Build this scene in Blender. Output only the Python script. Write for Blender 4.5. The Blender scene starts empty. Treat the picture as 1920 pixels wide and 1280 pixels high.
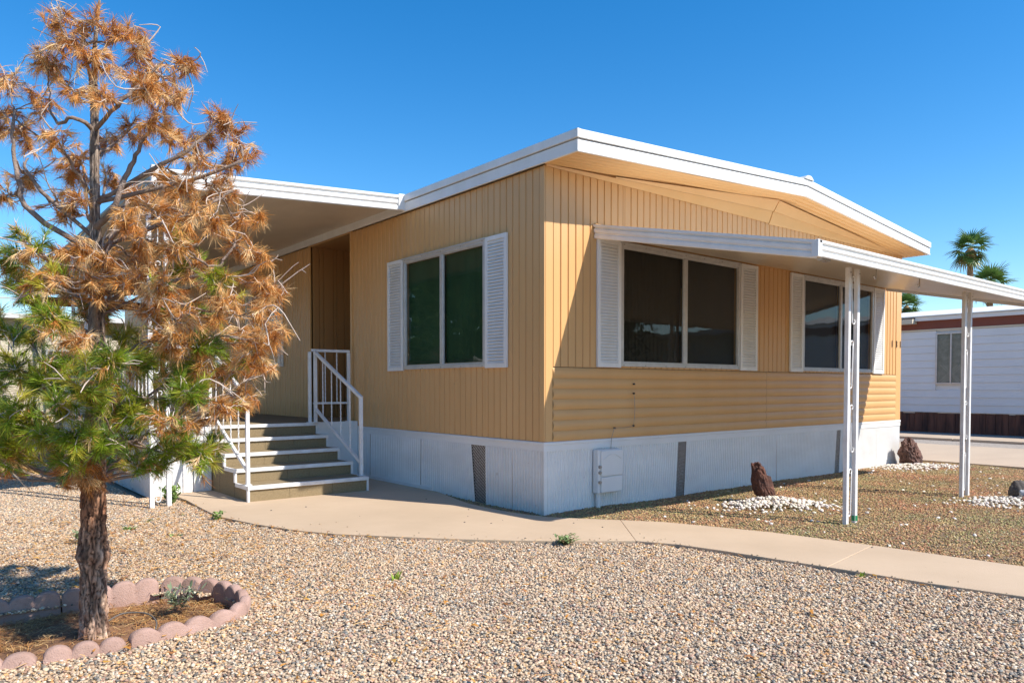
import bpy, bmesh, math, random
import numpy as np
from mathutils import Vector, Matrix, noise
S = bpy.context.scene
COL = S.collection
PI = math.pi
random.seed(11)
rng = np.random.default_rng(11)

# ------------------------------------------------------------------ camera, sky, sun, exposure
cd = bpy.data.cameras.new('camera'); cam = bpy.data.objects.new('camera', cd); COL.objects.link(cam); S.camera = cam
yaw, pitch, roll = 0.8875, 0.0269, -0.0004
Fv = Vector((math.cos(yaw)*math.cos(pitch), math.sin(yaw)*math.cos(pitch), -math.sin(pitch)))
Rv = Vector((math.sin(yaw), -math.cos(yaw), 0)); Uv = Rv.cross(Fv)
cam.matrix_world = Matrix(((Rv.x, Uv.x, -Fv.x, -4.555), (Rv.y, Uv.y, -Fv.y, -5.122), (Rv.z, Uv.z, -Fv.z, 1.1605), (0, 0, 0, 1)))
cd.sensor_width = 36; cd.lens = 1388.8/1920*36; cd.shift_y = (762.5-640)/1920
cd.clip_start = .05; cd.clip_end = 2000
SUN = Vector((.47, -1, 1.10)).normalized()
W = bpy.data.worlds.new('World'); S.world = W; W.use_nodes = True
nt = W.node_tree; sk = nt.nodes.new('ShaderNodeTexSky'); sk.sky_type = 'NISHITA'; sk.sun_disc = False
sk.sun_elevation = math.asin(SUN.z); sk.sun_rotation = math.atan2(SUN.x, SUN.y)
sk.altitude = 400; sk.air_density = 1.0; sk.dust_density = .35; sk.ozone_density = 2.2
hs = nt.nodes.new('ShaderNodeHueSaturation'); hs.inputs['Saturation'].default_value = 1.42
bg = nt.nodes['Background'] if 'Background' in nt.nodes else nt.nodes.new('ShaderNodeBackground')
nt.links.new(sk.outputs[0], hs.inputs['Color']); nt.links.new(hs.outputs[0], bg.inputs[0]); bg.inputs[1].default_value = .122
sd = bpy.data.lights.new('sun', 'SUN'); sd.energy = 4.0; sd.angle = math.radians(.5); sd.color = (1, .95, .87)
so = bpy.data.objects.new('sun', sd); COL.objects.link(so); so.rotation_euler = SUN.to_track_quat('Z', 'Y').to_euler()
S.view_settings.view_transform = 'Standard'; S.view_settings.look = 'None'; S.view_settings.gamma = 1
S.view_settings.use_curve_mapping = False; S.view_settings.exposure = .78
S.render.engine = 'CYCLES'; S.cycles.use_denoising = True
S.cycles.max_bounces = 8; S.cycles.diffuse_bounces = 4; S.cycles.transparent_max_bounces = 12

# ------------------------------------------------------------------ materials
def mat(name, col, rough=.6, col2=None, nscale=4., nstretch=(1, 1, 1), namt=1., bump=0., bscale=40., bstretch=(1, 1, 1), spec=.5,
        spots=0., spotcol=(.1, .06, .03), metal=0., attr=None, world=True, detail=6.):
    m = bpy.data.materials.new(name); m.use_nodes = True; n = m.node_tree.nodes; l = m.node_tree.links
    b = n['Principled BSDF']; b.inputs['Roughness'].default_value = rough; b.inputs['Metallic'].default_value = metal
    b.inputs['Specular IOR Level'].default_value = spec
    geo = n.new('ShaderNodeNewGeometry') if world else n.new('ShaderNodeTexCoord')
    src = geo.outputs['Position'] if world else geo.outputs['Object']
    def mp(st):
        v = n.new('ShaderNodeVectorMath'); v.operation = 'MULTIPLY'; v.inputs[1].default_value = st; l.new(src, v.inputs[0]); return v.outputs[0]
    base = None
    if attr:
        a = n.new('ShaderNodeAttribute'); a.attribute_name = attr; base = a.outputs['Color']
    if col2 is not None:
        t = n.new('ShaderNodeTexNoise'); t.inputs['Scale'].default_value = nscale; t.inputs['Detail'].default_value = detail; t.inputs['Roughness'].default_value = .62
        l.new(mp(nstretch), t.inputs['Vector'])
        r = n.new('ShaderNodeMapRange'); r.inputs[1].default_value = .5-.22/namt; r.inputs[2].default_value = .5+.22/namt; l.new(t.outputs['Fac'], r.inputs[0])
        x = n.new('ShaderNodeMix'); x.data_type = 'RGBA'; l.new(r.outputs[0], x.inputs[0]); x.inputs[6].default_value = (*col, 1); x.inputs[7].default_value = (*col2, 1)
        if base is not None:
            y = n.new('ShaderNodeMix'); y.data_type = 'RGBA'; y.blend_type = 'MULTIPLY'; y.inputs[0].default_value = 1; l.new(base, y.inputs[6]); l.new(x.outputs[2], y.inputs[7]); base = y.outputs[2]
        else: base = x.outputs[2]
    if spots > 0:
        v = n.new('ShaderNodeTexNoise'); v.inputs['Scale'].default_value = 19; v.inputs['Detail'].default_value = 3; l.new(mp((1, 1, 1)), v.inputs['Vector'])
        r = n.new('ShaderNodeMapRange'); r.inputs[1].default_value = .70; r.inputs[2].default_value = .76; r.inputs[4].default_value = spots; l.new(v.outputs['Fac'], r.inputs[0])
        x = n.new('ShaderNodeMix'); x.data_type = 'RGBA'; l.new(r.outputs[0], x.inputs[0]); x.inputs[6].default_value = (*col, 1); x.inputs[7].default_value = (*spotcol, 1)
        if base is not None: l.new(base, x.inputs[6])
        base = x.outputs[2]
    if base is not None: l.new(base, b.inputs['Base Color'])
    else: b.inputs['Base Color'].default_value = (*col, 1)
    if bump > 0:
        t = n.new('ShaderNodeTexNoise'); t.inputs['Scale'].default_value = bscale; t.inputs['Detail'].default_value = 5; l.new(mp(bstretch), t.inputs['Vector'])
        u = n.new('ShaderNodeBump'); u.inputs['Strength'].default_value = bump; u.inputs['Distance'].default_value = .01; l.new(t.outputs['Fac'], u.inputs['Height']); l.new(u.outputs[0], b.inputs['Normal'])
    return m

M = {}
M['tan'] = mat('tan_paint', (.62, .347, .136), .42, (.69, .405, .17), 1.6, (1, 1, .22), .9, .22, 5, (1, 1, .22), spots=.2, spotcol=(.34, .2, .1))
M['tan_soffit'] = mat('tan_soffit_paint', (.66, .385, .145), .5, (.72, .43, .18), 2., (1, 1, 1), 1., .1, 12)
M['backing'] = mat('wall_core', (.42, .25, .12), .8)
M['white'] = mat('white_paint', (.80, .79, .77), .42, (.72, .71, .69), 2.2, (1, 1, .5), .9, .06, 14, spots=.15, spotcol=(.4, .36, .3))
M['white_trim'] = mat('white_enamel', (.83, .82, .80), .38, (.72, .70, .66), 5., (1, 1, .25), .8, .07, 12, spots=.12, spotcol=(.45, .36, .28))
M['skirt'] = mat('white_skirting', (.80, .79, .77), .48, (.70, .68, .65), 1.6, (1, 1, 2.5), 1.1, .12, 7, (1, 1, .4), spots=.35, spotcol=(.36, .30, .24))
M['rail'] = mat('railing_paint', (.80, .79, .78), .45, (.66, .63, .60), 9., (1, 1, 1), 1.2, .1, 60, spots=.5, spotcol=(.3, .24, .2))
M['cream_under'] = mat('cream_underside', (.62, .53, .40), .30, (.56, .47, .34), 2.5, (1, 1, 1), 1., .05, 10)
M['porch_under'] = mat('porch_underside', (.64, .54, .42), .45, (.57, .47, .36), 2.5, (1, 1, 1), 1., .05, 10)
M['alu'] = mat('aluminium_frame', (.62, .60, .57), .38, (.50, .48, .45), 12., (1, 1, 1), 1., .05, 60, metal=.35)
M['dark'] = mat('dark_interior', (.045, .04, .035), .9)
M['greenrib'] = mat('green_ribbed_screen', (.05, .14, .065), .45, (.03, .09, .04), 3., (1, 1, .3), 1.)
M['brownrib'] = mat('brown_ribbed_screen', (.03, .021, .012), .45, (.018, .013, .008), 3., (1, 1, .3), 1.)
M['mesh'] = mat('expanded_metal', (.80, .78, .76), .5, (.62, .52, .47), 20.)
M['carpet'] = mat('outdoor_carpet', (.30, .225, .125), .95, (.235, .17, .09), 60., (1, 1, 1), 1.2, .6, 260, spots=.1)
M['concrete'] = mat('tan_concrete', (.56, .415, .28), .85, (.46, .335, .22), .9, (1, 1, 1), 1.0, .25, 120, spots=.28, spotcol=(.2, .14, .1))
M['concrete2'] = mat('driveway_concrete', (.53, .41, .29), .85, (.46, .35, .25), .6, (1, 2.5, 1), 1.0, .25, 120, spots=.2)
M['edger'] = mat('pink_concrete', (.47, .305, .25), .92, (.31, .19, .145), 7., (1, 1, 1), 1., .5, 150, spots=.15)
M['alcove'] = mat('shaded_tan_paint', (.36, .185, .07), .5, (.42, .22, .085), 1.6, (1, 1, .22), .9, .2, 5, (1, 1, .22))  # siding tan darkened: the entry recess's shade is put into the colour
M['lava'] = mat('lava_rock', (.16, .062, .038), .9, (.055, .026, .02), 14., (1, 1, 1), 1.3, 1., 45)
M['lava2'] = mat('brown_lava_rock', (.19, .095, .07), .9, (.06, .035, .03), 12., (1, 1, 1), 1.3, 1., 40)
M['darkrock'] = mat('dark_round_rock', (.06, .05, .045), .85, (.12, .1, .085), 12., (1, 1, 1), 1., .6, 60)
M['redrock'] = mat('red_rock', (.30, .13, .07), .85, (.2, .08, .045), 12., (1, 1, 1), 1., .6, 60)
M['paleRock'] = mat('pale_rock', (.4, .42, .44), .85, (.3, .31, .33), 12., (1, 1, 1), 1., .4, 60)
M['soil'] = mat('red_soil', (.27, .135, .065), .95, (.16, .08, .04), 5., (1, 1, 1), 1.3, .9, 60)
M['clap'] = mat('white_clapboard', (.74, .73, .72), .5, (.68, .67, .66), 1.5, (1, 1, 1), 1., .05, 20)
M['brown'] = mat('brown_trim', (.20, .052, .028), .6, (.16, .04, .022), 3., (1, 1, .3))
M['brownskirt'] = mat('stained_brown_skirt', (.17, .065, .038), .8, (.05, .02, .014), 3., (2.5, 2.5, .35), 1.5, .4, 30, (1, 1, .2))
M['roofwhite'] = mat('white_roof_coating', (.72, .71, .67), .8, (.62, .61, .57), .8)
M['greymetal'] = mat('grey_green_fascia', (.40, .43, .40), .5, (.32, .35, .33), 2., (1, .3, 1), 1.)  # greenish grey, darker than the white front fascia
M['creamwall'] = mat('cream_wall', (.66, .58, .44), .8, (.58, .50, .38), 2., (1, 1, 1), 1., .2, 40)
M['cable'] = mat('cable_rubber', (.40, .34, .28), .6)
M['black'] = mat('black_plastic', (.03, .028, .025), .5)
M['brass'] = mat('dark_bronze_number', (.05, .035, .02), .4)
M['steel'] = mat('bright_steel', (.6, .6, .6), .25, metal=.9)
M['bark'] = mat('flaky_pine_bark', (.68, .48, .34), .95, (.20, .11, .07), 26., (1, 1, .35), 1.5, 1., 90, (1, 1, .4), attr='Col', world=False)
M['limb'] = mat('grey_limb_bark', (.33, .25, .20), .9, (.18, .12, .09), 30., (1, 1, 1), 1.2, .8, 120)
M['twig'] = mat('bleached_twig', (.62, .51, .43), .8, (.40, .31, .25), 40.)
M['palmtrunk'] = mat('palm_trunk', (.33, .20, .11), .9, (.2, .12, .06), 8., (.6, .6, 6), 1.3)
M['palmdead'] = mat('palm_skirt', (.30, .19, .08), .9, (.2, .12, .05), 8.)
M['reflection_hedge'] = mat('reflection_hedge_green', (.06, .10, .03), .7, (.035, .06, .018), 6.)
M['bulb'] = mat('lit_bulb', (1, .6, .2))
bn = M['bulb'].node_tree.nodes['Principled BSDF']; bn.inputs['Emission Color'].default_value = (1, .5, .12, 1); bn.inputs['Emission Strength'].default_value = 14

def leafmat(name, trans=.35, attr='Col', rough=.55):
    m = bpy.data.materials.new(name); m.use_nodes = True; n = m.node_tree.nodes; l = m.node_tree.links
    b = n['Principled BSDF']; b.inputs['Roughness'].default_value = rough; b.inputs['Specular IOR Level'].default_value = .35
    a = n.new('ShaderNodeAttribute'); a.attribute_name = attr; l.new(a.outputs['Color'], b.inputs['Base Color'])
    t = n.new('ShaderNodeBsdfTranslucent'); l.new(a.outputs['Color'], t.inputs['Color'])
    x = n.new('ShaderNodeMixShader'); x.inputs[0].default_value = trans
    l.new(b.outputs[0], x.inputs[1]); l.new(t.outputs[0], x.inputs[2]); l.new(x.outputs[0], n['Material Output'].inputs[0]); return m
M['needle'] = leafmat('pine_needle'); M['leaf'] = leafmat('weed_leaf', .3); M['litter'] = leafmat('dry_litter', .1)
M['palmleaf'] = leafmat('palm_leaf', .25, rough=.4)

def stonemat(name, cols, rough=.7, drift=((1.03, 1.0, .96), (.90, .91, .93))):
    m = bpy.data.materials.new(name); m.use_nodes = True; n = m.node_tree.nodes; l = m.node_tree.links
    b = n['Principled BSDF']; b.inputs['Roughness'].default_value = rough
    o = n.new('ShaderNodeObjectInfo'); r = n.new('ShaderNodeValToRGB'); r.color_ramp.interpolation = 'CONSTANT'
    e = r.color_ramp.elements
    while len(e) > 1: e.remove(e[-1])
    tot = sum(c[0] for c in cols); p = 0; first = True
    for w, c in cols:
        if first: e[0].position = 0; e[0].color = (*c, 1); first = False
        else: q = e.new(p); q.color = (*c, 1)
        p += w/tot
    l.new(o.outputs['Random'], r.inputs[0])
    mu = n.new('ShaderNodeMath'); mu.operation = 'MULTIPLY'; mu.inputs[1].default_value = 37.7; l.new(o.outputs['Random'], mu.inputs[0])
    fr = n.new('ShaderNodeMath'); fr.operation = 'FRACT'; l.new(mu.outputs[0], fr.inputs[0])
    mr = n.new('ShaderNodeMapRange'); mr.inputs[3].default_value = .72; mr.inputs[4].default_value = 1.22; l.new(fr.outputs[0], mr.inputs[0])
    tc = n.new('ShaderNodeTexCoord'); ns = n.new('ShaderNodeTexNoise'); ns.inputs['Scale'].default_value = 3; l.new(tc.outputs['Object'], ns.inputs['Vector'])
    m2 = n.new('ShaderNodeMapRange'); m2.inputs[3].default_value = .8; m2.inputs[4].default_value = 1.2; l.new(ns.outputs['Fac'], m2.inputs[0])
    m3 = n.new('ShaderNodeMath'); m3.operation = 'MULTIPLY'; l.new(mr.outputs[0], m3.inputs[0]); l.new(m2.outputs[0], m3.inputs[1])
    vm = n.new('ShaderNodeVectorMath'); vm.operation = 'SCALE'; l.new(r.outputs[0], vm.inputs[0]); l.new(m3.outputs[0], vm.inputs['Scale'])
    n2 = n.new('ShaderNodeTexNoise'); n2.inputs['Scale'].default_value = 1.3; n2.inputs['Detail'].default_value = 4; l.new(o.outputs['Location'], n2.inputs['Vector'])
    mr2 = n.new('ShaderNodeMapRange'); mr2.inputs[1].default_value = .35; mr2.inputs[2].default_value = .65; l.new(n2.outputs['Fac'], mr2.inputs[0])
    mx = n.new('ShaderNodeMix'); mx.data_type = 'RGBA'; mx.inputs[6].default_value = (*drift[0], 1); mx.inputs[7].default_value = (*drift[1], 1); l.new(mr2.outputs[0], mx.inputs[0])
    mu2 = n.new('ShaderNodeMix'); mu2.data_type = 'RGBA'; mu2.blend_type = 'MULTIPLY'; mu2.inputs[0].default_value = 1; l.new(vm.outputs[0], mu2.inputs[6]); l.new(mx.outputs[2], mu2.inputs[7])
    l.new(mu2.outputs[2], b.inputs['Base Color']); return m
M['pebble'] = stonemat('river_gravel', [(30, (.60, .455, .30)), (20, (.52, .37, .24)), (8, (.40, .24, .17)), (9, (.66, .57, .45)), (8, (.30, .26, .21)), (4, (.14, .13, .115)), (5, (.21, .205, .185)), (9, (.54, .36, .23)), (5, (.60, .34, .14))])
M['chip'] = stonemat('yard_chips', [(24, (.50, .32, .17)), (18, (.42, .29, .14)), (12, (.30, .25, .11)), (14, (.44, .21, .13)), (6, (.13, .11, .08)), (9, (.52, .36, .20)), (3, (.60, .50, .38)), (6, (.33, .14, .09))], drift=((1.14, .91, .79), (.86, 1.02, .80)))

def groundmat(name, c, s1=90.):
    m = bpy.data.materials.new(name); m.use_nodes = True; n = m.node_tree.nodes; l = m.node_tree.links
    b = n['Principled BSDF']; b.inputs['Roughness'].default_value = .95
    g = n.new('ShaderNodeNewGeometry'); v = n.new('ShaderNodeTexVoronoi'); v.inputs['Scale'].default_value = s1; l.new(g.outputs['Position'], v.inputs['Vector'])
    r = n.new('ShaderNodeValToRGB'); r.color_ramp.interpolation = 'CONSTANT'; e = r.color_ramp.elements
    e[0].color = (*c[0], 1); e[1].position = .3; e[1].color = (*c[1], 1)
    for p, q in ((.55, c[2]), (.75, c[3]), (.9, c[4])): x = e.new(p); x.color = (*q, 1)
    sep = n.new('ShaderNodeSeparateColor'); l.new(v.outputs['Color'], sep.inputs[0]); l.new(sep.outputs[0], r.inputs[0])
    l.new(r.outputs[0], b.inputs['Base Color'])
    u = n.new('ShaderNodeBump'); u.inputs['Strength'].default_value = .8; u.inputs['Distance'].default_value = .012; u.invert = True; l.new(v.outputs['Distance'], u.inputs['Height']); l.new(u.outputs[0], b.inputs['Normal'])
    return m
M['ground'] = groundmat('gravel_ground', [(.34, .25, .17), (.26, .19, .13), (.42, .32, .23), (.2, .16, .12), (.3, .2, .15)], 70)
M['yardbase'] = groundmat('yard_ground', [(.24, .16, .09), (.19, .14, .08), (.28, .19, .11), (.17, .10, .07), (.22, .13, .08)], 130)
M['greygravel'] = groundmat('grey_gravel', [(.40, .34, .28), (.30, .26, .22), (.46, .40, .34), (.25, .21, .18), (.36, .29, .24)], 60)

def glassmat(name, tint=(.72, .75, .72), refl=.85):
    m = bpy.data.materials.new(name); m.use_nodes = True; n = m.node_tree.nodes; l = m.node_tree.links
    n.remove(n['Principled BSDF'])
    g = n.new('ShaderNodeBsdfGlossy'); g.inputs['Roughness'].default_value = .015; g.inputs['Color'].default_value = (refl, refl, refl, 1)
    t = n.new('ShaderNodeBsdfTransparent'); t.inputs['Color'].default_value = (*tint, 1)
    ge = n.new('ShaderNodeNewGeometry'); dt = n.new('ShaderNodeVectorMath'); dt.operation = 'DOT_PRODUCT'; l.new(ge.outputs['Incoming'], dt.inputs[0]); l.new(ge.outputs['True Normal'], dt.inputs[1])
    ab = n.new('ShaderNodeMath'); ab.operation = 'ABSOLUTE'; l.new(dt.outputs['Value'], ab.inputs[0])
    su = n.new('ShaderNodeMath'); su.operation = 'SUBTRACT'; su.inputs[0].default_value = 1; l.new(ab.outputs[0], su.inputs[1])
    po = n.new('ShaderNodeMath'); po.operation = 'POWER'; po.inputs[1].default_value = 5; l.new(su.outputs[0], po.inputs[0])
    mm = n.new('ShaderNodeMath'); mm.operation = 'MULTIPLY_ADD'; mm.inputs[1].default_value = .85; mm.inputs[2].default_value = .045; l.new(po.outputs[0], mm.inputs[0])
    wv = n.new('ShaderNodeTexNoise'); wv.inputs['Scale'].default_value = 2.2; l.new(ge.outputs['Position'], wv.inputs['Vector'])
    bu = n.new('ShaderNodeBump'); bu.inputs['Strength'].default_value = .12; bu.inputs['Distance'].default_value = .02; l.new(wv.outputs['Fac'], bu.inputs['Height']); l.new(bu.outputs[0], g.inputs['Normal'])
    x = n.new('ShaderNodeMixShader'); l.new(mm.outputs[0], x.inputs[0]); l.new(t.outputs[0], x.inputs[1]); l.new(g.outputs[0], x.inputs[2]); l.new(x.outputs[0], n['Material Output'].inputs[0]); return m
M['glass'] = glassmat('window_glass')

# ------------------------------------------------------------------ mesh helpers
class MB:
    def __init__(s): s.v = []; s.f = []; s.c = None
    def add(s, vs, fs):
        o = len(s.v); s.v += [tuple(p) for p in vs]; s.f += [tuple(i+o for i in f) for f in fs]; return s
    def hexa(s, p):      # 8 points: bottom ring 0-3, top ring 4-7
        return s.add(p, [(0, 3, 2, 1), (4, 5, 6, 7), (0, 1, 5, 4), (1, 2, 6, 5), (2, 3, 7, 6), (3, 0, 4, 7)])
    def box(s, x0, x1, y0, y1, z0, z1):
        return s.hexa([(x0, y0, z0), (x1, y0, z0), (x1, y1, z0), (x0, y1, z0), (x0, y0, z1), (x1, y0, z1), (x1, y1, z1), (x0, y1, z1)])
    def tube(s, pts, rs, n=8, cap=True):
        pts = [Vector(p) for p in pts]
        if not hasattr(rs, '__len__'): rs = [rs]*len(pts)
        o = len(s.v); ref = Vector((.3, .2, .93)).normalized()
        for i, p in enumerate(pts):
            d = (pts[min(i+1, len(pts)-1)]-pts[max(i-1, 0)])
            d = d.normalized() if d.length > 1e-9 else Vector((0, 0, 1))
            a = d.cross(ref)
            if a.length < .15: a = d.cross(Vector((1, 0, 0)))
            a.normalize(); b = d.cross(a)
            for k in range(n):
                t = 2*PI*k/n; s.v.append(tuple(p+a*(math.cos(t)*rs[i])+b*(math.sin(t)*rs[i])))
        for i in range(len(pts)-1):
            for k in range(n):
                q = (k+1) % n; s.f.append((o+i*n+k, o+i*n+q, o+(i+1)*n+q, o+(i+1)*n+k))
        if cap:
            s.f.append(tuple(o+k for k in range(n))[::-1]); s.f.append(tuple(o+(len(pts)-1)*n+k for k in range(n)))
        return s
    def bar(s, p0, p1, w, h, up=(0, 0, 1)):
        p0, p1 = Vector(p0), Vector(p1); d = (p1-p0).normalized(); a = d.cross(Vector(up))
        if a.length < .05: a = d.cross(Vector((1, 0, 0)))
        a.normalize(); b = a.cross(d); a *= w/2; b *= h/2
        return s.hexa([p0-a-b, p0+a-b, p1+a-b, p1-a-b, p0-a+b, p0+a+b, p1+a+b, p1-a+b])
    def sweep(s, prof, p0, p1, u, v, cap=True):   # closed profile [(a,b)] carried from p0 to p1 on axes u,v
        p0, p1, u, v = Vector(p0), Vector(p1), Vector(u), Vector(v); n = len(prof); o = len(s.v)
        for p in (p0, p1):
            for a, b in prof: s.v.append(tuple(p+u*a+v*b))
        for k in range(n): q = (k+1) % n; s.f.append((o+k, o+q, o+n+q, o+n+k))
        if cap: s.f.append(tuple(o+k for k in range(n))[::-1]); s.f.append(tuple(o+n+k for k in range(n)))
        return s
    def build(s, name, m, parent=None, smooth=False, bevel=0, loc=None, fix=True):
        me = bpy.data.meshes.new(name); me.from_pydata(s.v, [], s.f); me.materials.append(m)
        if fix:
            b = bmesh.new(); b.from_mesh(me); bmesh.ops.recalc_face_normals(b, faces=b.faces); b.to_mesh(me); b.free()
        if smooth: me.shade_smooth()
        o = bpy.data.objects.new(name, me); COL.objects.link(o)
        if parent: o.parent = parent; 
        if loc is not None: o.location = loc
        if bevel:
            md = o.modifiers.new('bevel', 'BEVEL'); md.width = bevel; md.segments = 2; md.limit_method = 'ANGLE'; md.harden_normals = False
        return o
def npmesh(name, v, f, m, parent=None, col=None, smooth=False, kind=None):
    me = bpy.data.meshes.new(name); v = np.asarray(v, np.float32); f = np.asarray(f, np.int32); k = f.shape[1]
    me.vertices.add(len(v)); me.vertices.foreach_set('co', v.ravel()); me.loops.add(f.size); me.loops.foreach_set('vertex_index', f.ravel())
    me.polygons.add(len(f)); me.polygons.foreach_set('loop_start', np.arange(0, f.size, k, dtype=np.int32))
    if col is not None:
        a = me.color_attributes.new('Col', 'FLOAT_COLOR', 'POINT'); a.data.foreach_set('color', np.asarray(col, np.float32).ravel())
    me.update(calc_edges=True); me.validate(); me.materials.append(m)
    if smooth: me.shade_smooth()
    o = bpy.data.objects.new(name, me); COL.objects.link(o)
    if parent: o.parent = parent
    if kind: o['kind'] = kind
    return o
def tag(o, label=None, cat=None, group=None, kind=None):
    if label: o['label'] = label
    if cat: o['category'] = cat
    if group: o['group'] = group
    if kind: o['kind'] = kind
    return o
def thing(name, label, cat, loc=(0, 0, 0), group=None, rz=0):
    o = bpy.data.objects.new(name, None); COL.objects.link(o); o.location = loc; o.rotation_euler = (0, 0, rz); o.empty_display_size = .1
    return tag(o, label, cat, group)
def copy_tree(o, parent=None):
    c = o.copy(); COL.objects.link(c); c.parent = parent
    for ch in list(o.children): copy_tree(ch, c)
    return c
def inpoly(x, y, P):
    r = False; j = len(P)-1
    for i in range(len(P)):
        if (P[i][1] > y) != (P[j][1] > y) and x < (P[j][0]-P[i][0])*(y-P[i][1])/(P[j][1]-P[i][1])+P[i][0]: r = not r
        j = i
    return r

# ------------------------------------------------------------------ ground and paths
GZ = -.04
mb = MB()      # one sheet to the horizon, open only where the sunken tree bed lies
for a, b, c, d in ((-300, 500, -300, -1.7), (-300, 500, -.3, 500), (-300, -5.7, -1.7, -.3), (-3.1, 500, -1.7, -.3)): mb.add([(a, c, GZ-.012), (b, c, GZ-.012), (b, d, GZ-.012), (a, d, GZ-.012)], [(0, 1, 2, 3)])
tag(mb.build('ground', M['ground']), kind='structure')

low = [(-2.55, 5.2), (-2.52, 4.2), (-2.40, 3.42), (-2.36, 2.9), (-2.40, 2.2), (-2.42, 1.70), (-2.30, 1.12), (-2.125, .60), (-1.96, .30), (-1.751, .044), (-1.50, -.27), (-1.252, -.55), (-1.02, -.79), (-.787, -1.01), (-.52, -1.22), (-.31, -1.39), (-.17, -1.66), (-.09, -2.0), (-.03, -2.4), (.03, -2.72), (.117, -3.3), (.25, -3.85), (.42, -4.6), (.6, -5.6)]
upp = [(.0, 5.2), (.0, 4.2), (.0, 3.42), (.0, 2.9), (.0, 2.2), (-.02, 1.75), (-.12, 1.35), (-.20, 1.05), (-.235, .85), (-.25, .62), (-.25, .40), (-.235, .18), (-.20, -.02), (-.14, -.2), (-.02, -.38), (.25, -.72), (.47, -1.02), (.62, -1.4), (.78, -1.85), (.918, -2.60), (.98, -3.15), (1.06, -3.75), (1.2, -4.5), (1.38, -5.5)]
PATH = low+upp[::-1]
pth = tag(bpy.data.objects.new('pathway', None), kind='structure'); COL.objects.link(pth)
cuts = [0, 4, 15, 19, 23]
def lerp(a, b, t): return (a[0]+(b[0]-a[0])*t, a[1]+(b[1]-a[1])*t)
for a, b in zip(cuts[:-1], cuts[1:]):
    L = [lerp(low[a], low[a+1], .0015/.4)]+low[a+1:b]+[lerp(low[b], low[b-1], .0015/.4)]
    Uu = [lerp(upp[a], upp[a+1], .0015/.4)]+upp[a+1:b]+[lerp(upp[b], upp[b-1], .0015/.4)]
    m = MB(); n = len(L)
    tp = [(x, y, 0) for x, y in L]+[(x, y, 0) for x, y in Uu]; bt = [(x, y, -.1) for x, y, _ in tp]
    fs = [(i, i+1, n+i+1, n+i) for i in range(n-1)]
    o2 = 2*n; fs += [(i, i+1, o2+i+1, o2+i) for i in range(n-1)]+[(n+i, n+i+1, o2+n+i+1, o2+n+i) for i in range(n-1)]+[(0, n, o2+n, o2), (n-1, 2*n-1, o2+2*n-1, o2+n-1)]
    m.add(tp+bt, fs); m.build('paving_slab', M['concrete'], pth, bevel=.004)
# ant holes / debris specks on the path
m = MB()
for k in range(18):
    t = random.randint(5, 21); q = lerp(low[t], upp[t], random.uniform(.08, .92)); r = random.uniform(.005, .011)
    p = Vector((q[0]+random.uniform(-.15, .15), q[1]+random.uniform(-.1, .1), .0))
    m.add([p+Vector((math.cos(a)*r*random.uniform(.6, 1.2), math.sin(a)*r, 0)) for a in (0, 1.2, 2.5, 3.8, 5.1)]+[p+Vector((0, 0, r*.7))], [(i, (i+1) % 5, 5) for i in range(5)])
tag(m.build('debris', M['black']), 'tiny dark bits of debris scattered over the tan walkway', 'debris', kind='stuff')

# gravel kicked onto the edge of the walkway
def spill():
    b = bmesh.new(); bmesh.ops.create_icosphere(b, subdivisions=1, radius=1.); bv = [v.co.copy() for v in b.verts]; bf = [[v.index for v in f.verts] for f in b.faces]; b.free(); m = MB()
    for k in range(80):
        t = random.uniform(3, 21); i = int(t); q = lerp(low[i], low[i+1], t-i); u = lerp(upp[i], upp[i+1], t-i); w = random.random()**4*.2; q = lerp(q, u, w+.01)
        r = random.uniform(.005, .010); a = random.uniform(0, 6.28); R = Matrix.Rotation(a, 3, 'Z'); m.add([R @ Vector((v.x*r, v.y*r*.7, v.z*r*.5))+Vector((q[0], q[1], r*.45)) for v in bv], bf)
    return m
tag(spill().build('stray_gravel', M['pebble']), 'few stray gravel stones lying on the walkway edge', 'gravel', kind='stuff')

YARD = upp[6:]+[(8.0, -5.5), (8.0, 7), (7.42, 7), (7.42, -.02), (0.02, -.02), (-.02, .02), (-.02, 1.6)]
# yard bed: gently uneven grid sheet
def sheet(name, x0, x1, y0, y1, step, inside, zf, m):
    nx = int((x1-x0)/step)+1; ny = int((y1-y0)/step)+1; v = []; f = []; idx = {}
    def vi(i, j):
        if (i, j) not in idx:
            idx[(i, j)] = len(v); x, y = x0+i*step, y0+j*step; v.append((x, y, zf(x, y)))
        return idx[(i, j)]
    for i in range(nx):
        for j in range(ny):
            if inside(x0+(i+.5)*step, y0+(j+.5)*step): f.append((vi(i, j), vi(i+1, j), vi(i+1, j+1), vi(i, j+1)))
    me = bpy.data.meshes.new(name); me.from_pydata(v, [], f); me.materials.append(m); me.shade_smooth()
    o = bpy.data.objects.new(name, me); COL.objects.link(o); return o
def nz(x, y, s=1., k=0): return noise.noise(Vector((x*s, y*s, k)))
yardz = lambda x, y: -.03+.018*nz(x, y, .9)+.006*nz(x, y, 4, 3)
RING_IN = [(-5.6, -.50), (-4.4, -.47), (-3.9, -.50), (-3.47, -.56), (-3.27, -.72), (-3.18, -.92), (-3.17, -1.14), (-3.26, -1.31), (-3.5, -1.41), (-3.75, -1.44), (-4.05, -1.42), (-4.5, -1.32), (-5.6, -1.1)]
yard = tag(sheet('yard', -.35, 8.05, -5.5, 7, .12, lambda x, y: inpoly(x, y, YARD) and not inpoly(x, y, PATH), yardz, M['yardbase']), kind='structure')
FRONT = [(-6.2, 9), (-2.7, 9), (-2.7, 5.2)]+low[:1]+low+[(.6, -5.6), (-2.2, -5.0), (-5.4, -3.4), (-6.2, -2)]
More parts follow.
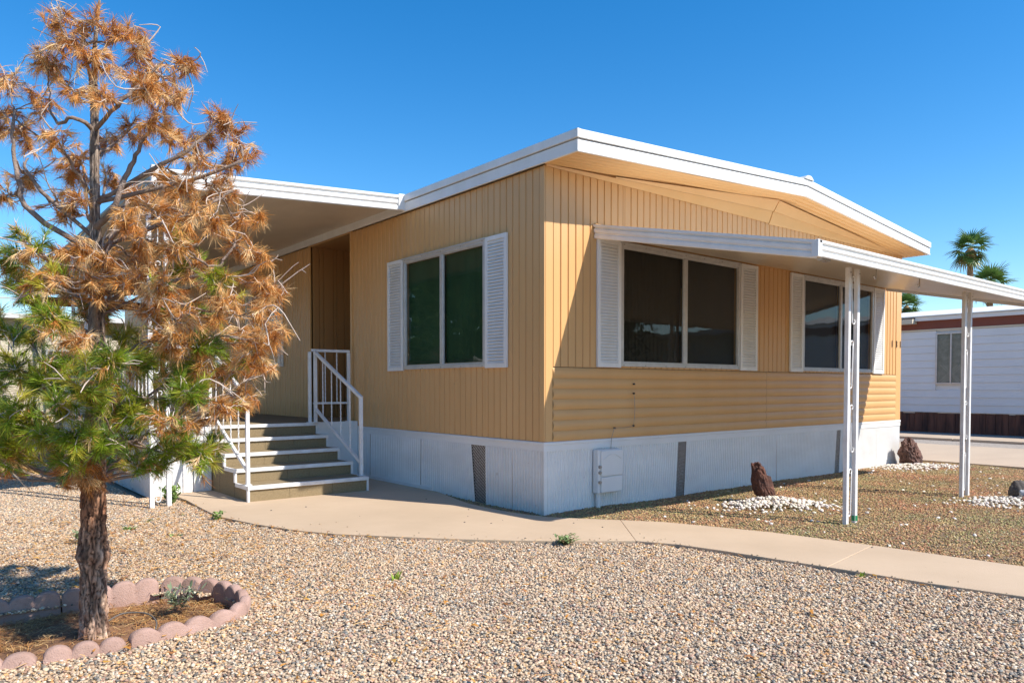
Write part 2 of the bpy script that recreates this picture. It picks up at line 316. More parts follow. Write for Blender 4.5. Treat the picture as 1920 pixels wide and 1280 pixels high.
CAMB = Vector((-4.555, -5.122))
def infront(x, y):
    return inpoly(x, y, FRONT) and not inpoly(x, y, PATH) and not inpoly(x, y, RING_IN) and (Vector((x, y))-CAMB).dot(Vector((.63, .776))) > 2.35 and not (x > -2.7 and y > 3.4)
gz = lambda x, y: GZ+.018+.010*nz(x, y, .8, 9)+.004*nz(x, y, 5, 2)
bed = tag(sheet('gravel_bed', -6.3, 1.2, -5.6, 9, .1, infront, gz, M['ground']), kind='structure')

def pebbles(name, n, seed, flat=(1, .78, .55)):
    c = bpy.data.collections.new(name)
    for k in range(n):
        b = bmesh.new(); bmesh.ops.create_icosphere(b, subdivisions=2, radius=1.)
        for v in b.verts:
            d = noise.noise(v.co*1.1+Vector((seed*3.1+k*7.7, 1, 2)))
            v.co = Vector((v.co.x*flat[0], v.co.y*flat[1], v.co.z*flat[2]))*(1+.45*d)
        me = bpy.data.meshes.new(name); b.to_mesh(me); b.free(); me.materials.append(M['pebble' if name == 'pebble' else 'chip']); me.shade_smooth()
        c.objects.link(bpy.data.objects.new(name, me))
    return c
def scatter(name, emitter, coll, density, smin, smax, label, cat, zoff=0., seed=1):
    g = bpy.data.node_groups.new(name, 'GeometryNodeTree')
    g.interface.new_socket('Geometry', in_out='INPUT', socket_type='NodeSocketGeometry'); g.interface.new_socket('Geometry', in_out='OUTPUT', socket_type='NodeSocketGeometry')
    N = g.nodes; L = g.links
    gi = N.new('NodeGroupInput'); go = N.new('NodeGroupOutput')
    dp = N.new('GeometryNodeDistributePointsOnFaces'); dp.inputs['Density'].default_value = density; dp.inputs['Seed'].default_value = seed
    ci = N.new('GeometryNodeCollectionInfo'); ci.inputs[0].default_value = coll; ci.inputs[1].default_value = True; ci.inputs[2].default_value = True
    ip = N.new('GeometryNodeInstanceOnPoints'); ip.inputs['Pick Instance'].default_value = True
    rs = N.new('FunctionNodeRandomValue'); rs.data_type = 'FLOAT'; rs.inputs[2].default_value = smin; rs.inputs[3].default_value = smax; rs.inputs['Seed'].default_value = 5
    pw = N.new('ShaderNodeMath'); pw.operation = 'MULTIPLY'; L.new(rs.outputs[1], pw.inputs[0])
    r2 = N.new('FunctionNodeRandomValue'); r2.data_type = 'FLOAT'; r2.inputs[2].default_value = .62; r2.inputs[3].default_value = 1.12; r2.inputs['Seed'].default_value = 9; L.new(r2.outputs[1], pw.inputs[1])
    rr = N.new('FunctionNodeRandomValue'); rr.data_type = 'FLOAT_VECTOR'; rr.inputs[0].default_value = (-.55, -.55, 0); rr.inputs[1].default_value = (.55, .55, 6.28)
    L.new(gi.outputs[0], dp.inputs[0]); L.new(dp.outputs['Points'], ip.inputs['Points']); L.new(ci.outputs[0], ip.inputs['Instance'])
    L.new(pw.outputs[0], ip.inputs['Scale']); L.new(rr.outputs[0], ip.inputs['Rotation'])
    sp = N.new('GeometryNodeSetPosition'); rz = N.new('FunctionNodeRandomValue'); rz.data_type = 'FLOAT_VECTOR'; rz.inputs[0].default_value = (0, 0, zoff-.006); rz.inputs[1].default_value = (0, 0, zoff+.006); rz.inputs['Seed'].default_value = 3
    L.new(ip.outputs[0], sp.inputs[0]); L.new(rz.outputs[0], sp.inputs['Offset']); L.new(sp.outputs[0], go.inputs[0])
    o = bpy.data.objects.new(name, emitter.data.copy()); COL.objects.link(o); md = o.modifiers.new('scatter', 'NODES'); md.node_group = g
    return tag(o, label, cat, kind='stuff')
pc = pebbles('pebble', 7, 1); cc = pebbles('chip', 5, 4, (1, .7, .5))
scatter('gravel', bed, pc, 8200, .0062, .0112, 'mixed cream pink and grey river gravel covering the front yard', 'gravel', .002)
scatter('yard_gravel', yard, cc, 4300, .006, .0115, 'fine brown and olive stone chips covering the bed by the end wall', 'gravel', .001, 4)

# driveway strips beyond the home
drv = tag(bpy.data.objects.new('driveway', None), kind='structure'); COL.objects.link(drv)
ys = [-14, -9.5, -5.9, -2.3, 1.4, 5, 8.6, 14, 20]
for a, b in zip(ys[:-1], ys[1:]):
    MB().box(8.0, 11.7, a+.006, b-.006, -.14, -.005).build('paving_slab', M['concrete2'], drv, bevel=.008)
    MB().box(13.3, 14.45, a+.006, b-.006, -.14, .02).build('curb_slab', M['concrete2'], drv, bevel=.008)
tag(MB().add([(11.7, -14, -.035), (13.3, -14, -.035), (13.3, 20, -.035), (11.7, 20, -.035)], [(0, 1, 2, 3)]).add([(14.45, -14, -.035), (16.4, -14, -.035), (16.4, 20, -.035), (14.45, 20, -.035)], [(0, 1, 2, 3)]).build('gravel_strip', M['greygravel']), kind='structure')

# ------------------------------------------------------------------ the mobile home
HW = 7.37; HL = 17.; SK = .647; ZT = 3.185; ZB = 1.345
home = thing('mobile_home', 'tan mobile home with vertical siding, white shutters, white roof edge and white skirting', 'mobile home')
ME = lambda u, d, z: (u, -d, z)       # end wall: u along X, d outward
ML = lambda u, d, z: (-d, u, z)       # long wall: u along Y, d outward
def mbox(mb, mp, u0, u1, d0, d1, z0, z1):
    return mb.hexa([mp(u0, d0, z0), mp(u1, d0, z0), mp(u1, d1, z0), mp(u0, d1, z0), mp(u0, d0, z1), mp(u1, d0, z1), mp(u1, d1, z1), mp(u0, d1, z1)])
holesE = [(1.05, 3.02, 1.42, 2.56), (4.5, 6.38, 1.42, 2.56)]
holesL = [(.90, 2.43, 1.42, 2.60), (3.82, 5.10, .70, 3.19), (6.32, 7.42, 1.55, 2.75)]
def wallcore(mp, U, z0, z1, holes, name):
    us = sorted({0, U} | {h[0] for h in holes} | {h[1] for h in holes}); zs = sorted({z0, z1} | {h[2] for h in holes} | {h[3] for h in holes}); mb = MB()
    for a, b in zip(us[:-1], us[1:]):
        for c, d in zip(zs[:-1], zs[1:]):
            uc, zc = (a+b)/2, (c+d)/2
            if any(h[0] < uc < h[1] and h[2] < zc < h[3] for h in holes): continue
            mbox(mb, mp, a, b, -.06, -.002, c, d)
    return mb.build(name, M['backing'], home)
wallcore(ME, HW, .0, 3.20, holesE, 'wall'); wallcore(ML, HL, .0, 3.20, holesL, 'wall')
m = MB(); m.box(HW-.06, HW, .06, HL, 0, 3.2).box(0.06, HW-.06, HL-.06, HL, 0, 3.2); m.build('wall', M['tan'], home)
MB().box(.07, HW-.07, .07, HL-.07, .60, .66).build('floor', M['dark'], home)
MB().box(1.2, HW-.07, .07, HL-.07, 3.10, 3.14).box(.07, 1.199, .07, 3.7, 3.10, 3.14).box(.07, 1.199, 5.2, HL-.07, 3.10, 3.14).build('ceiling', M['dark'], home)
def boards(mp, u0, u1, z0, z1, holes, pitch=.0985, t=.0105, name='siding_board', zcut=None, joined=False):
    rest = MB()
    n = round((u1-u0)/pitch); pitch = (u1-u0)/n
    for k in range(n):
        a, b = u0+k*pitch, u0+(k+1)*pitch; mb = MB()
        tt = t+random.uniform(-.0006, .0006)
        segs = [(a, b)]
        ed = sorted({a, b} | {e for h in holes for e in h[:2] if a < e < b})
        for s0, s1 in zip(ed[:-1], ed[1:]):
            uc = (s0+s1)/2; zr = [(z0, z1)]
            if zcut: 
                zz = zcut(uc)
                if zz is None: continue
                zr = [zz]
            for h in holes:
                if h[0] < uc < h[1]:
                    nr = []
                    for c, d in zr:
                        if h[3] <= c or h[2] >= d: nr.append((c, d))
                        else:
                            if c < h[2]: nr.append((c, h[2]))
                            if d > h[3]: nr.append((h[3], d))
                    zr = nr
            e0 = .0026 if s0 == a else 0; e1 = .0026 if s1 == b else 0; c0 = e0*1.1; c1 = e1*1.1
            for c, d in zr:
                prof = [(s0+e0*.5, 0), (s0+e0+c0, tt), (s1-e1-c1-.014, tt), (s1-e1-c1-.011, tt-.003), (s1-e1-c1-.006, tt-.003), (s1-e1-c1-.003, tt), (s1-e1*.5, 0)]
                if s1-s0 < .03: prof = [(s0, 0), (s0+.001, tt), (s1-.001, tt), (s1, 0)]
                nn = len(prof); o = len(mb.v)
                mb.v += [mp(u, dd, c) for u, dd in prof]+[mp(u, dd, d) for u, dd in prof]
                for i in range(nn-1): mb.f.append((o+i, o+i+1, o+nn+i+1, o+nn+i))
                mb.f.append(tuple(o+i for i in range(nn))); mb.f.append(tuple(o+nn+i for i in range(nn)))
                if not joined: mb.build(name, M['tan'], home); mb = MB()
        if joined: rest.v += []; rest.add(mb.v, mb.f)
    if joined: tag(rest.build(name, M['tan'], home), kind='stuff')
cornE = .10
boards(ME, cornE, 7.20, ZB+.006, ZT, holesE, .0975)
boards(ML, .06, 9.2, SK+.005, ZT, holesL, .0985)
boards(ML, 9.2, HL, SK+.005, ZT, [], .0985, joined=True)
# corner strips
m = MB(); mbox(m, ME, .003, cornE-.004, 0, .013, SK+.003, ZT); m.build('corner_strip', M['tan'], home, bevel=.003)
m = MB(); mbox(m, ML, -.013, .056, 0, .0145, SK+.003, ZT); m.build('corner_strip', M['tan'], home, bevel=.003)
m = MB(); mbox(m, ME, 7.204, HW+.004, 0, .014, SK+.003, ZT); m.build('corner_strip', M['tan'], home, bevel=.003)
# corrugated courses along the bottom of the end wall
rows = 7; rh = (ZB-SK-.006)/rows
for (a, b, dd) in ((cornE-.006, 3.642, 0.0), (3.646, 7.198, .0015)):
    for r in range(rows):
        mb = MB(); z0 = SK+.003+r*rh; prof = []
        for i in range(11):
            q = i/10; prof.append((z0+rh*q*.992, .010+.0135*math.sin(PI*min(1, q*1.0))**.8+dd))
        ns = 14
        for j in range(ns+1):
            u = a+(b-a)*j/ns
            for zz, d in prof: mb.v.append(ME(u, d+.0015*nz(u, r, 2.5, 5), zz+.001*nz(u, r, 1.2, 8)))
        for j in range(ns):
            for i in range(10): o = j*11+i; mb.f.append((o, o+1, o+12, o+11))
        mb.build('corrugated_course', M['tan'], home, smooth=True)
for x in (1.18, 4.9): pass
# skirting: flashing band, ribbed panels, expanded metal vents
def band(mp, u0, u1):
    prof = [(0, SK-.085), (.016, SK-.085), (.016, SK-.03), (.022, SK-.024), (.022, SK-.004), (.016, SK+.002), (0, SK+.002)]
    mb = MB(); o = 0; n = len(prof)
    k = max(1, int((u1-u0)/2.4)); 
    for j in range(k):
        a = u0+(u1-u0)*j/k; b = u0+(u1-u0)*(j+1)/k-.002; o = len(mb.v)
        mb.v += [mp(a, d, z+.001*(j % 2)) for d, z in prof]+[mp(b, d, z+.001*(j % 2)) for d, z in prof]
        for i in range(n): q = (i+1) % n; mb.f.append((o+i, o+q, o+n+q, o+n+i))
        mb.f.append(tuple(o+i for i in range(n))); mb.f.append(tuple(o+n+i for i in range(n)))
    mb.build('flashing', M['white'], home)
band(ME, -.02, HW+.01); band(ML, .0, HL)
def skirtpanel(mp, u0t, u1t, u0b, u1b, zb=-.06, pitch=.042, amp=.017, buckle=0., seed=0, curve=0):
    u1t += .006; u1b += .006
    n = max(8, int((max(u1t, u1b)-min(u0t, u0b))/pitch*6)); nzr = 9; mb = MB()
    for j in range(nzr):
        q = j/(nzr-1); z = zb+(SK-.078-zb)*q
        a = u0b+(u0t-u0b)*q; b = u1b+(u1t-u1b)*q
        if curve: a += curve*math.sin(PI*q)
        for i in range(n+1):
            u = a+(b-a)*i/n; ph = (i/6.) % 1.
            rib = amp*(1 if ph < .45 else (.0 if ph > .62 and ph < .9 else .5))
            d = .002+rib+buckle*(1-q)*(.5+.5*math.sin(u*5.3+seed))*.5+.003*(1+nz(u, z, 1.7, seed))
            mb.v.append(mp(u, d, z))
    for j in range(nzr-1):
        for i in range(n): o = j*(n+1)+i; mb.f.append((o, o+1, o+n+2, o+n+1))
    mb.build('skirting_panel', M['skirt'], home, fix=False)
def vent(mp, ut0, ut1, ub0, ub1):
    mb = MB(); zb, zt = -.05, SK-.08; rowsn = 40; n = 9
    for r in range(rowsn):
        z = zb+(zt-zb)*(r+.5)/rowsn; q = (r+.5)/rowsn; a = ub0+(ut0-ub0)*q; b = ub1+(ut1-ub1)*q
        pts = []
        for i in range(n*2+1):
            u = a+(b-a)*i/(2*n); off = .0065*(1 if (i+r) % 2 else -1); pts.append((u, z+off))
        for (p, s) in zip(pts[:-1], pts[1:]):
            mb.add([mp(p[0], .0015, p[1]-.0034), mp(s[0], .0015, s[1]-.0034), mp(s[0], .005, s[1]+.003), mp(p[0], .005, p[1]+.003)], [(0, 1, 2, 3)])
    tag(mb.build('vent_mesh', M['mesh'], home, fix=False), kind='stuff')
    k = MB(); k.hexa([mp(ub0-.03, -.0005, zb), mp(ub1+.03, -.0005, zb), mp(ut1+.03, -.0005, zt), mp(ut0-.03, -.0005, zt), mp(ub0-.03, -.0015, zb), mp(ub1+.03, -.0015, zb), mp(ut1+.03, -.0015, zt), mp(ut0-.03, -.0015, zt)]); k.build('vent_backing', M['dark'], home)
for a in ((0.0, 1.94, 0.0, 1.895), (2.09, 3.9, 2.045, 3.9), (3.9, 5.41, 3.9, 5.35), (5.52, 6.6, 5.48, 6.6), (6.6, HW, 6.6, HW)): skirtpanel(ME, *a, pitch=.036, amp=.006, seed=a[0])
vent(ME, 1.93, 2.10, 1.885, 2.055); vent(ME, 5.40, 5.53, 5.34, 5.49)
skirtpanel(ML, 0, .44, 0, .44, seed=1); skirtpanel(ML, .44, .885, .44, .87, seed=1.5, buckle=.02)
vent(ML, .875, 1.13, .86, 1.06)
for a in ((1.117, 1.75, 1.04, 1.74), (1.75, 2.1, 1.74, 2.1), (2.1, 3.3, 2.1, 3.3), (3.3, 4.6, 3.3, 4.6), (4.6, 8, 4.6, 8), (8, 12, 8, 12), (12, 17, 12, 17)): skirtpanel(ML, *a, seed=a[0], buckle=.012)
m = MB(); mbox(m, ME, -.0175, .02, 0, .018, -.06, SK-.083); m.build('corner_strip', M['skirt'], home)
m = MB(); mbox(m, ML, -.0165, .02, 0, .0185, -.06, SK-.0835); m.build('corner_strip', M['skirt'], home)
m = MB(); mbox(m, ML, 1.85, 3.4, 0, .03, -.0, .035); m.build('bottom_rail', M['skirt'], home)

# windows and shutters
def window(mp, u0, um, u1, z0, z1, rib, shut=(), deep=.0, louvn=38):
    fr = MB(); d0, d1 = .002, .034; w = .038
    mbox(fr, mp, u0, u1, d0, d1, z1-w, z1); mbox(fr, mp, u0, u1, d0, d1, z0, z0+w)
    mbox(fr, mp, u0, u0+w, d0, d1, z0+w, z1-w); mbox(fr, mp, u1-w, u1, d0, d1, z0+w, z1-w)
    mbox(fr, mp, um-.026, um+.026, d0, d1-.004, z0+w, z1-w)
    wf = fr.build('window', M['alu'], home, bevel=.003)
    lip = MB(); mbox(lip, mp, u0-.012, u1+.012, .02, .044, z1-.004, z1+.014); lip.build('drip_cap', M['alu'], wf)
    for a, b in ((u0+w, um-.026), (um+.026, u1-w)):
        sash = MB(); s = .014; mbox(sash, mp, a, b, .006, .022, z0+w, z0+w+s); mbox(sash, mp, a, b, .006, .022, z1-w-s, z1-w); mbox(sash, mp, a, a+s, .006, .022, z0+w+s, z1-w-s); mbox(sash, mp, b-s, b, .006, .022, z0+w+s, z1-w-s)
        sash.build('sash', M['alu'], wf)
        p = MB(); p.add([mp(a+s, .013, z0+w+s), mp(b-s, .013, z0+w+s), mp(b-s, .013, z1-w-s), mp(a+s, .013, z1-w-s)], [(0, 1, 2, 3)]); p.build('pane', M['glass'], wf)
        if rib:
            r = MB(); n = int((b-a)/.0215)
            for i in range(n+1):
                u = a+(b-a)*i/n; mbox(r, mp, u-.0068, u+.0068, -.035, -.028, z0+.01, z1-.01)
            tag(r.build('ribbed_screen', rib, wf), kind='stuff')
    sc = MB()
    k = max(4, int((u1-u0)/.32))
    for i in range(k+1):
        u = u0+.04+(u1-u0-.08)*i/k
        for z in (z0+.012, z1-.012): mbox(sc, mp, u-.006, u+.006, d1, d1+.004, z-.004, z+.004)
    tag(sc.build('screws', M['steel'], wf), kind='stuff')
    for (a, b) in shut:
        s = MB(); w2 = .042; zz0, zz1 = z0-.012, z1+.012
        mbox(s, mp, a, b, .015, .040, zz1-w2, zz1); mbox(s, mp, a, b, .015, .040, zz0, zz0+w2); mbox(s, mp, a, a+w2, .015, .040, zz0+w2, zz1-w2); mbox(s, mp, b-w2, b, .015, .040, zz0+w2, zz1-w2)
        mbox(s, mp, a+.01, b-.01, .0145, .0175, zz0+.01, zz1-.01)
        so_ = s.build('shutter', M['white_trim'], home, bevel=.003)
        lv = MB(); h = (zz1-zz0-2*w2)/louvn
        for i in range(louvn):
            z = zz0+w2+h*i
            lv.hexa([mp(a+w2, .033, z+.001), mp(b-w2, .033, z+.001), mp(b-w2, .019, z+h*.75), mp(a+w2, .019, z+h*.75), mp(a+w2, .037, z+h*.22), mp(b-w2, .037, z+h*.22), mp(b-w2, .022, z+h*.98), mp(a+w2, .022, z+h*.98)])
        tag(lv.build('louvres', M['white_trim'], so_), kind='stuff')
window(ML, .868, 1.665, 2.462, 1.363, 2.647, M['greenrib'], ((.515, .862), (2.468, 2.823)))
window(ME, 1.002, 2.04, 3.058, 1.367, 2.600, M['brownrib'], ((.664, .996), (3.064, 3.414)))
window(ME, 4.470, 5.47, 6.416, 1.367, 2.600, M['brownrib'], ((4.159, 4.464), (6.422, 6.758)))
window(ML, 6.26, 6.85, 7.48, 1.49, 2.80, None, ((6.10, 6.255), (7.485, 7.7)))
# alcove at the entrance
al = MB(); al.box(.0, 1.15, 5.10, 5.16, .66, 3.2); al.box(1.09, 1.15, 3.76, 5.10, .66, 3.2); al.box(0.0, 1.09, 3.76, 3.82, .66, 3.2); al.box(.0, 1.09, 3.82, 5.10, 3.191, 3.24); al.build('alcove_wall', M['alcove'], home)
al = MB(); al.box(-.02, 1.09, 3.82, 5.10, .66, .715); al.build('alcove_floor', M['carpet'], home)
x = .02; k = 0
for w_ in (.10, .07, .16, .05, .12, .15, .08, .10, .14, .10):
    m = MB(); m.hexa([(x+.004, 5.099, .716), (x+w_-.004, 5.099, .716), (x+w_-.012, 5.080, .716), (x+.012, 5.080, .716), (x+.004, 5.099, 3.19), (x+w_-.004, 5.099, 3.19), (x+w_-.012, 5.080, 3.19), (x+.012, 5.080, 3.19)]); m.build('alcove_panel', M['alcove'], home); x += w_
m = MB(); m.box(1.05, 1.088, 4.0, 4.86, .72, 2.74); dr = m.build('door', M['backing'], home)
m = MB(); m.box(1.03, 1.05, 4.1, 4.14, 1.65, 1.72); m.build('handle', M['steel'], dr)
m = MB(); mbox(m, ML, 3.78, 3.83, .0, .022, .66, 3.21); mbox(m, ML, 5.09, 5.13, .0, .022, .66, 3.21); mbox(m, ML, 3.83, 5.09, 0, .022, 3.182, 3.215); m.build('door_casing', M['tan'], home)

# roof: gable with twin fascia bands
XL, XR, XM = -.06, 7.46, 3.80; YL, YM, YR = -.494, -.44, -.38
def roofpt(x):       # front edge y, top, groove, bottom heights
    if x < XM: t = (x-XL)/(XM-XL); return (YL+(YM-YL)*t, 3.376+(3.630-3.376)*t, 3.296+(3.553-3.296)*t, 3.190+(3.430-3.190)*t)
    t = (x-XM)/(XR-XM); return (YM+(YR-YM)*t, 3.630+(3.338-3.630)*t, 3.553+(3.252-3.553)*t, 3.430+(3.156-3.430)*t)
def fascia(x0, x1, zi0, zi1, d0, d1, name, inset=.0, lap=0.):
    a, b = roofpt(x0), roofpt(x1); m = MB()
    m.hexa([(x0, a[0]+d0, a[zi1]+.0), (x1, b[0]+d0, b[zi1]), (x1, b[0]+d1, b[zi1]), (x0, a[0]+d1, a[zi1]), (x0, a[0]+d0, a[zi0]), (x1, b[0]+d0, b[zi0]), (x1, b[0]+d1, b[zi0]), (x0, a[0]+d1, a[zi0])])
    return m.build(name, M['white_trim'], home, bevel=.004)
class _: pass
def fascia2(x0, x1, top, bot, d0, d1):
    a, b = roofpt(x0), roofpt(x1); m = MB()
    za1, za0 = top(a), bot(a); zb1, zb0 = top(b), bot(b)
    m.hexa([(x0, a[0]+d0, za0), (x1, b[0]+d0, zb0), (x1, b[0]+d1, zb0), (x0, a[0]+d1, za0), (x0, a[0]+d0, za1), (x1, b[0]+d0, zb1), (x1, b[0]+d1, zb1), (x0, a[0]+d1, za1)])
    return m.build('fascia', M['white_trim'], home, bevel=.004)
for x0, x1 in ((XL, XM-.001), (XM+.001, XR)):
    fascia2(x0, x1, lambda p: p[1], lambda p: p[2]+.006, -.016, .03)
    fascia2(x0, x1, lambda p: p[2]-.004, lambda p: p[3], 0, .03)
    fascia2(x0, x1, lambda p: p[3]+.014, lambda p: p[3]-.004, -.006, -.0005)
# side fascia along the left eave
YB = HL
m = MB(); m.box(XL-.019, XL+.02, YL-.0195, YB, 3.3025, 3.3775); m.build('fascia', M['white_trim'], home, bevel=.003)
m = MB(); m.box(XL-.003, XL+.02, YL-.0035, YB, 3.1885, 3.2935); m.build('fascia', M['white_trim'], home, bevel=.003)
m = MB(); m.box(XR-.03, XR, YR+.03, YB, 3.156, 3.338); m.build('fascia', M['white_trim'], home, bevel=.003)
m = MB()
for x0, x1 in ((XL, XM), (XM, XR)):
    a, b = roofpt(x0), roofpt(x1)
    m.hexa([(x0, a[0]+.03, a[1]-.03), (x1, b[0]+.03, b[1]-.03), (x1, YB, b[1]-.03), (x0, YB, a[1]-.03), (x0, a[0]+.0, a[1]+.002), (x1, b[0], b[1]+.002), (x1, YB, b[1]+.002), (x0, YB, a[1]+.002)])
m.build('roof', M['roofwhite'], home)
prof = [(-.10, -.004), (-.06, .03), (-.03, .042), (.03, .042), (.06, .03), (.10, -.004)]
m = MB(); o = 0
m.v += [(XM+a, YM-.03, 3.628+b) for a, b in prof]+[(XM+a, YB, 3.628+b) for a, b in prof]; n = len(prof)
m.f += [(i, i+1, n+i+1, n+i) for i in range(n-1)]+[tuple(range(n)), tuple(range(n, 2*n))]; m.build('ridge_cap', M['roofwhite'], home)
# ribbed soffit under the gable overhang
for x0, x1 in ((XL+.02, XM), (XM, XR-.03)):
    m = MB(); nx, ny = 12, 36
    for i in range(nx+1):
        x = x0+(x1-x0)*i/nx; p = roofpt(x)
        for j in range(ny+1):
            y = p[0]+.031+(-.004-p[0]-.031+.0)*j/ny
            m.v.append((x, y, p[3]+.006+.008*math.sin(2*PI*(y-YL)/.078)+.002*nz(x, y, 2)))
    for i in range(nx):
        for j in range(ny): o = i*(ny+1)+j; m.f.append((o, o+1, o+ny+2, o+ny+1))
    m.build('soffit', M['tan_soffit'], home, smooth=True)
# gable infill and the two bent trim strips with their wedge shaped recess
m = MB()
for x0, x1 in ((.0, XM), (XM, HW)):
    a, b = roofpt(x0), roofpt(x1); m.add([(x0, -.003, ZT-.02), (x1, -.003, ZT-.02), (x1, -.003, b[3]+.03), (x0, -.003, a[3]+.03)], [(0, 1, 2, 3)])
m.build('gable_panel', M['tan_soffit'], home, fix=False)
def trim(x0, x1, f0, f1):      # f = list of (d,z) profile at x0 and x1
    m = MB(); n = len(f0); m.v += [(x0, -d, z) for d, z in f0]+[(x1, -d, z) for d, z in f1]
    m.f += [(i, i+1, n+i+1, n+i) for i in range(n-1)]+[tuple(range(n)), tuple(range(n, 2*n))]; m.build('gable_trim', M['tan_soffit'], home)
zt0 = ZT
trim(.0, 3.655, [(.014, zt0), (.022, zt0-.004), (.026, zt0+.004), (.03, zt0+.012), (.004, zt0+.02)], [(.014, zt0-.015), (.022, zt0-.02), (.03, zt0+.00), (.075, zt0+.115), (.004, zt0+.12)])
trim(3.664, HW, [(.014, zt0-.03), (.022, zt0-.032), (.034, zt0-.01), (.079, zt0+.112), (.004, zt0+.12)], [(.014, zt0-.012), (.022, zt0-.014), (.026, zt0-.005), (.03, zt0+.0), (.004, zt0+.02)])
trim(.9, 3.66, [(.04, 3.228), (.046, 3.223), (.052, 3.232), (.03, 3.24)], [(.076, 3.306), (.083, 3.299), (.16, 3.42), (.02, 3.425)])
trim(3.67, 6.9, [(.078, 3.302), (.087, 3.295), (.16, 3.415), (.02, 3.42)], [(.036, 3.19), (.042, 3.185), (.05, 3.195), (.03, 3.205)])
# house numbers
def number(ch, x, z, h):
    c = bpy.data.curves.new('house_number', 'FONT'); c.body = ch; c.size = h*1.38; c.extrude = .003; c.offset = .0; c.align_x = 'CENTER'
    o = bpy.data.objects.new('house_number', c); COL.objects.link(o); dg = bpy.context.evaluated_depsgraph_get(); me = bpy.data.meshes.new_from_object(o.evaluated_get(dg))
    bpy.data.objects.remove(o); me.materials.clear(); me.materials.append(M['brass']); q = bpy.data.objects.new('house_number', me); COL.objects.link(q); q.parent = home
    q.location = (x, -.021, z); q.rotation_euler = (PI/2, 0, 0); q.scale = (.72, 1, 1); return q
for ch, x in (('1', 7.055), ('3', 7.205), ('1', 7.335)): number(ch, x, 1.765, .105)

# ------------------------------------------------------------------ utility box and cable on the end wall
ub = thing('utility_box', 'pale grey utility box mounted low on the white skirting beside the corner', 'utility box', (.78, -.02, .335))
m = MB(); m.box(-.165, .165, -.075, 0, -.215, .215); b0 = m.build('box', M['white'], ub, bevel=.012)
m = MB(); m.box(-.135, .163, -.092, -.0755, -.045, .205); m.build('cover', M['white'], ub, bevel=.012)
m = MB(); m.box(-.135, .163, -.092, -.0755, -.205, -.052); m.build('cover', M['white'], ub, bevel=.012)
for z in (.05, -.005, -.10):
    m = MB(); m.tube([(-.148, -.074, z), (-.148, -.098, z)], [.016, .014], 10); m.build('latch', M['cable'], ub)
m = MB(); pts = [(-.11+.25*i/12, -.096, .12+.05*math.sin(PI*i/12)) for i in range(13)]; m.tube(pts, .0035, 5); m.build('molding', M['white'], ub)
m = MB(); m.tube([(-.12, -.03, -.21), (-.12, -.03, -.40)], .024, 10); m.build('conduit', M['white'], ub)
cb = MB(); pts = [(.857, -.034, .55), (.862, -.04, .66), (.885, -.052, .745), (.90, -.055, .755), (1.05, -.045, .75), (1.175, -.045, .765), (1.195, -.045, .85), (1.20, -.045, .95), (1.19, -.045, 1.06), (1.18, -.043, 1.095)]
cb.tube(pts, .003, 6); c_ = cb.build('cable', M['cable']); tag(c_, 'thin loose cable stapled to the tan siding above the utility box', 'cable')
for x, z in ((.90, .752), (1.178, .765), (1.182, 1.095), (1.182, 1.19)):
    m = MB(); m.tube([(x, -.035, z), (x, -.055, z)], .009, 8); m.build('clip', M['black'], c_)

# ------------------------------------------------------------------ patio awning on the end wall
AX0, AX1 = .64, 6.82; AYF = -2.29; AZW, AZF = 2.70, 2.205
aw = thing('patio_awning', 'long white metal patio awning with ribbed edge hung along the end wall', 'awning', (AX0, 0, 2.6))
def aob(mb, name, m, **k):
    o = mb.build(name, m, aw, **k); o.matrix_parent_inverse = Matrix.Translation((-AX0, 0, -2.6)); return o
az = lambda y: AZW+(AZF-AZW)*(y/AYF)
np_ = 20; pw_ = (AX1-AX0-.04)/np_
for i in range(np_):
    x0 = AX0+.02+i*pw_; x1 = x0+pw_; m = MB(); prof = []
    for j in range(3):
        a = x0+(x1-x0)*j/3; q = (x1-x0)/3
        prof += [(a+.0015, -.052), (a+.006, -.060), (a+q-.006, -.060), (a+q-.0015, -.052)]
    up = [(x, -.045) for x, z in prof]
    n = len(prof)
    for y in (-.02, AYF+.02): m.v += [(x, y, az(y)+z) for x, z in prof]
    m.f += [(k, k+1, n+k+1, n+k) for k in range(n-1)]
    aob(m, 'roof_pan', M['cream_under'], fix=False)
m = MB(); m.hexa([(AX0+.02, AYF+.01, AZF-.048), (AX1-.02, AYF+.01, AZF-.048), (AX1-.02, -.014, AZW-.048), (AX0+.02, -.014, AZW-.048), (AX0+.02, AYF+.01, AZF-.02), (AX1-.02, AYF+.01, AZF-.02), (AX1-.02, -.014, AZW-.02), (AX0+.02, -.014, AZW-.02)]); aob(m, 'roof_deck', M['roofwhite'])
H = .115
fp = [(0, -H), (.004, -H), (.012, -H+.006), (.014, -H+.032), (.004, -H+.040), (.004, -H+.046), (.018, -H+.056), (.020, -H+.078), (.006, -H+.086), (.006, -H+.092), (.026, -H+.100), (.026, .004), (0, .004)]
m = MB(); m.sweep([(-a, b) for a, b in fp], (AX0, AYF, AZF+.03), (AX1, AYF, AZF+.03), (0, 1, 0), (0, 0, 1)); aob(m, 'front_fascia', M['white_trim'])
for X_, s in ((AX0, -1), (AX1, 1)):
    m = MB(); m.sweep([(s*a, b*1.15) for a, b in fp], (X_, AYF, AZF+.03), (X_, -.02, AZW+.03), (1, 0, 0), (0, 0, 1)); aob(m, 'end_fascia', M['white_trim'])
m = MB(); m.box(AX0-.024, AX0+.035, AYF-.026, AYF+.03, AZF-.09, AZF+.037); aob(m, 'corner_cap', M['white_trim'], bevel=.004)
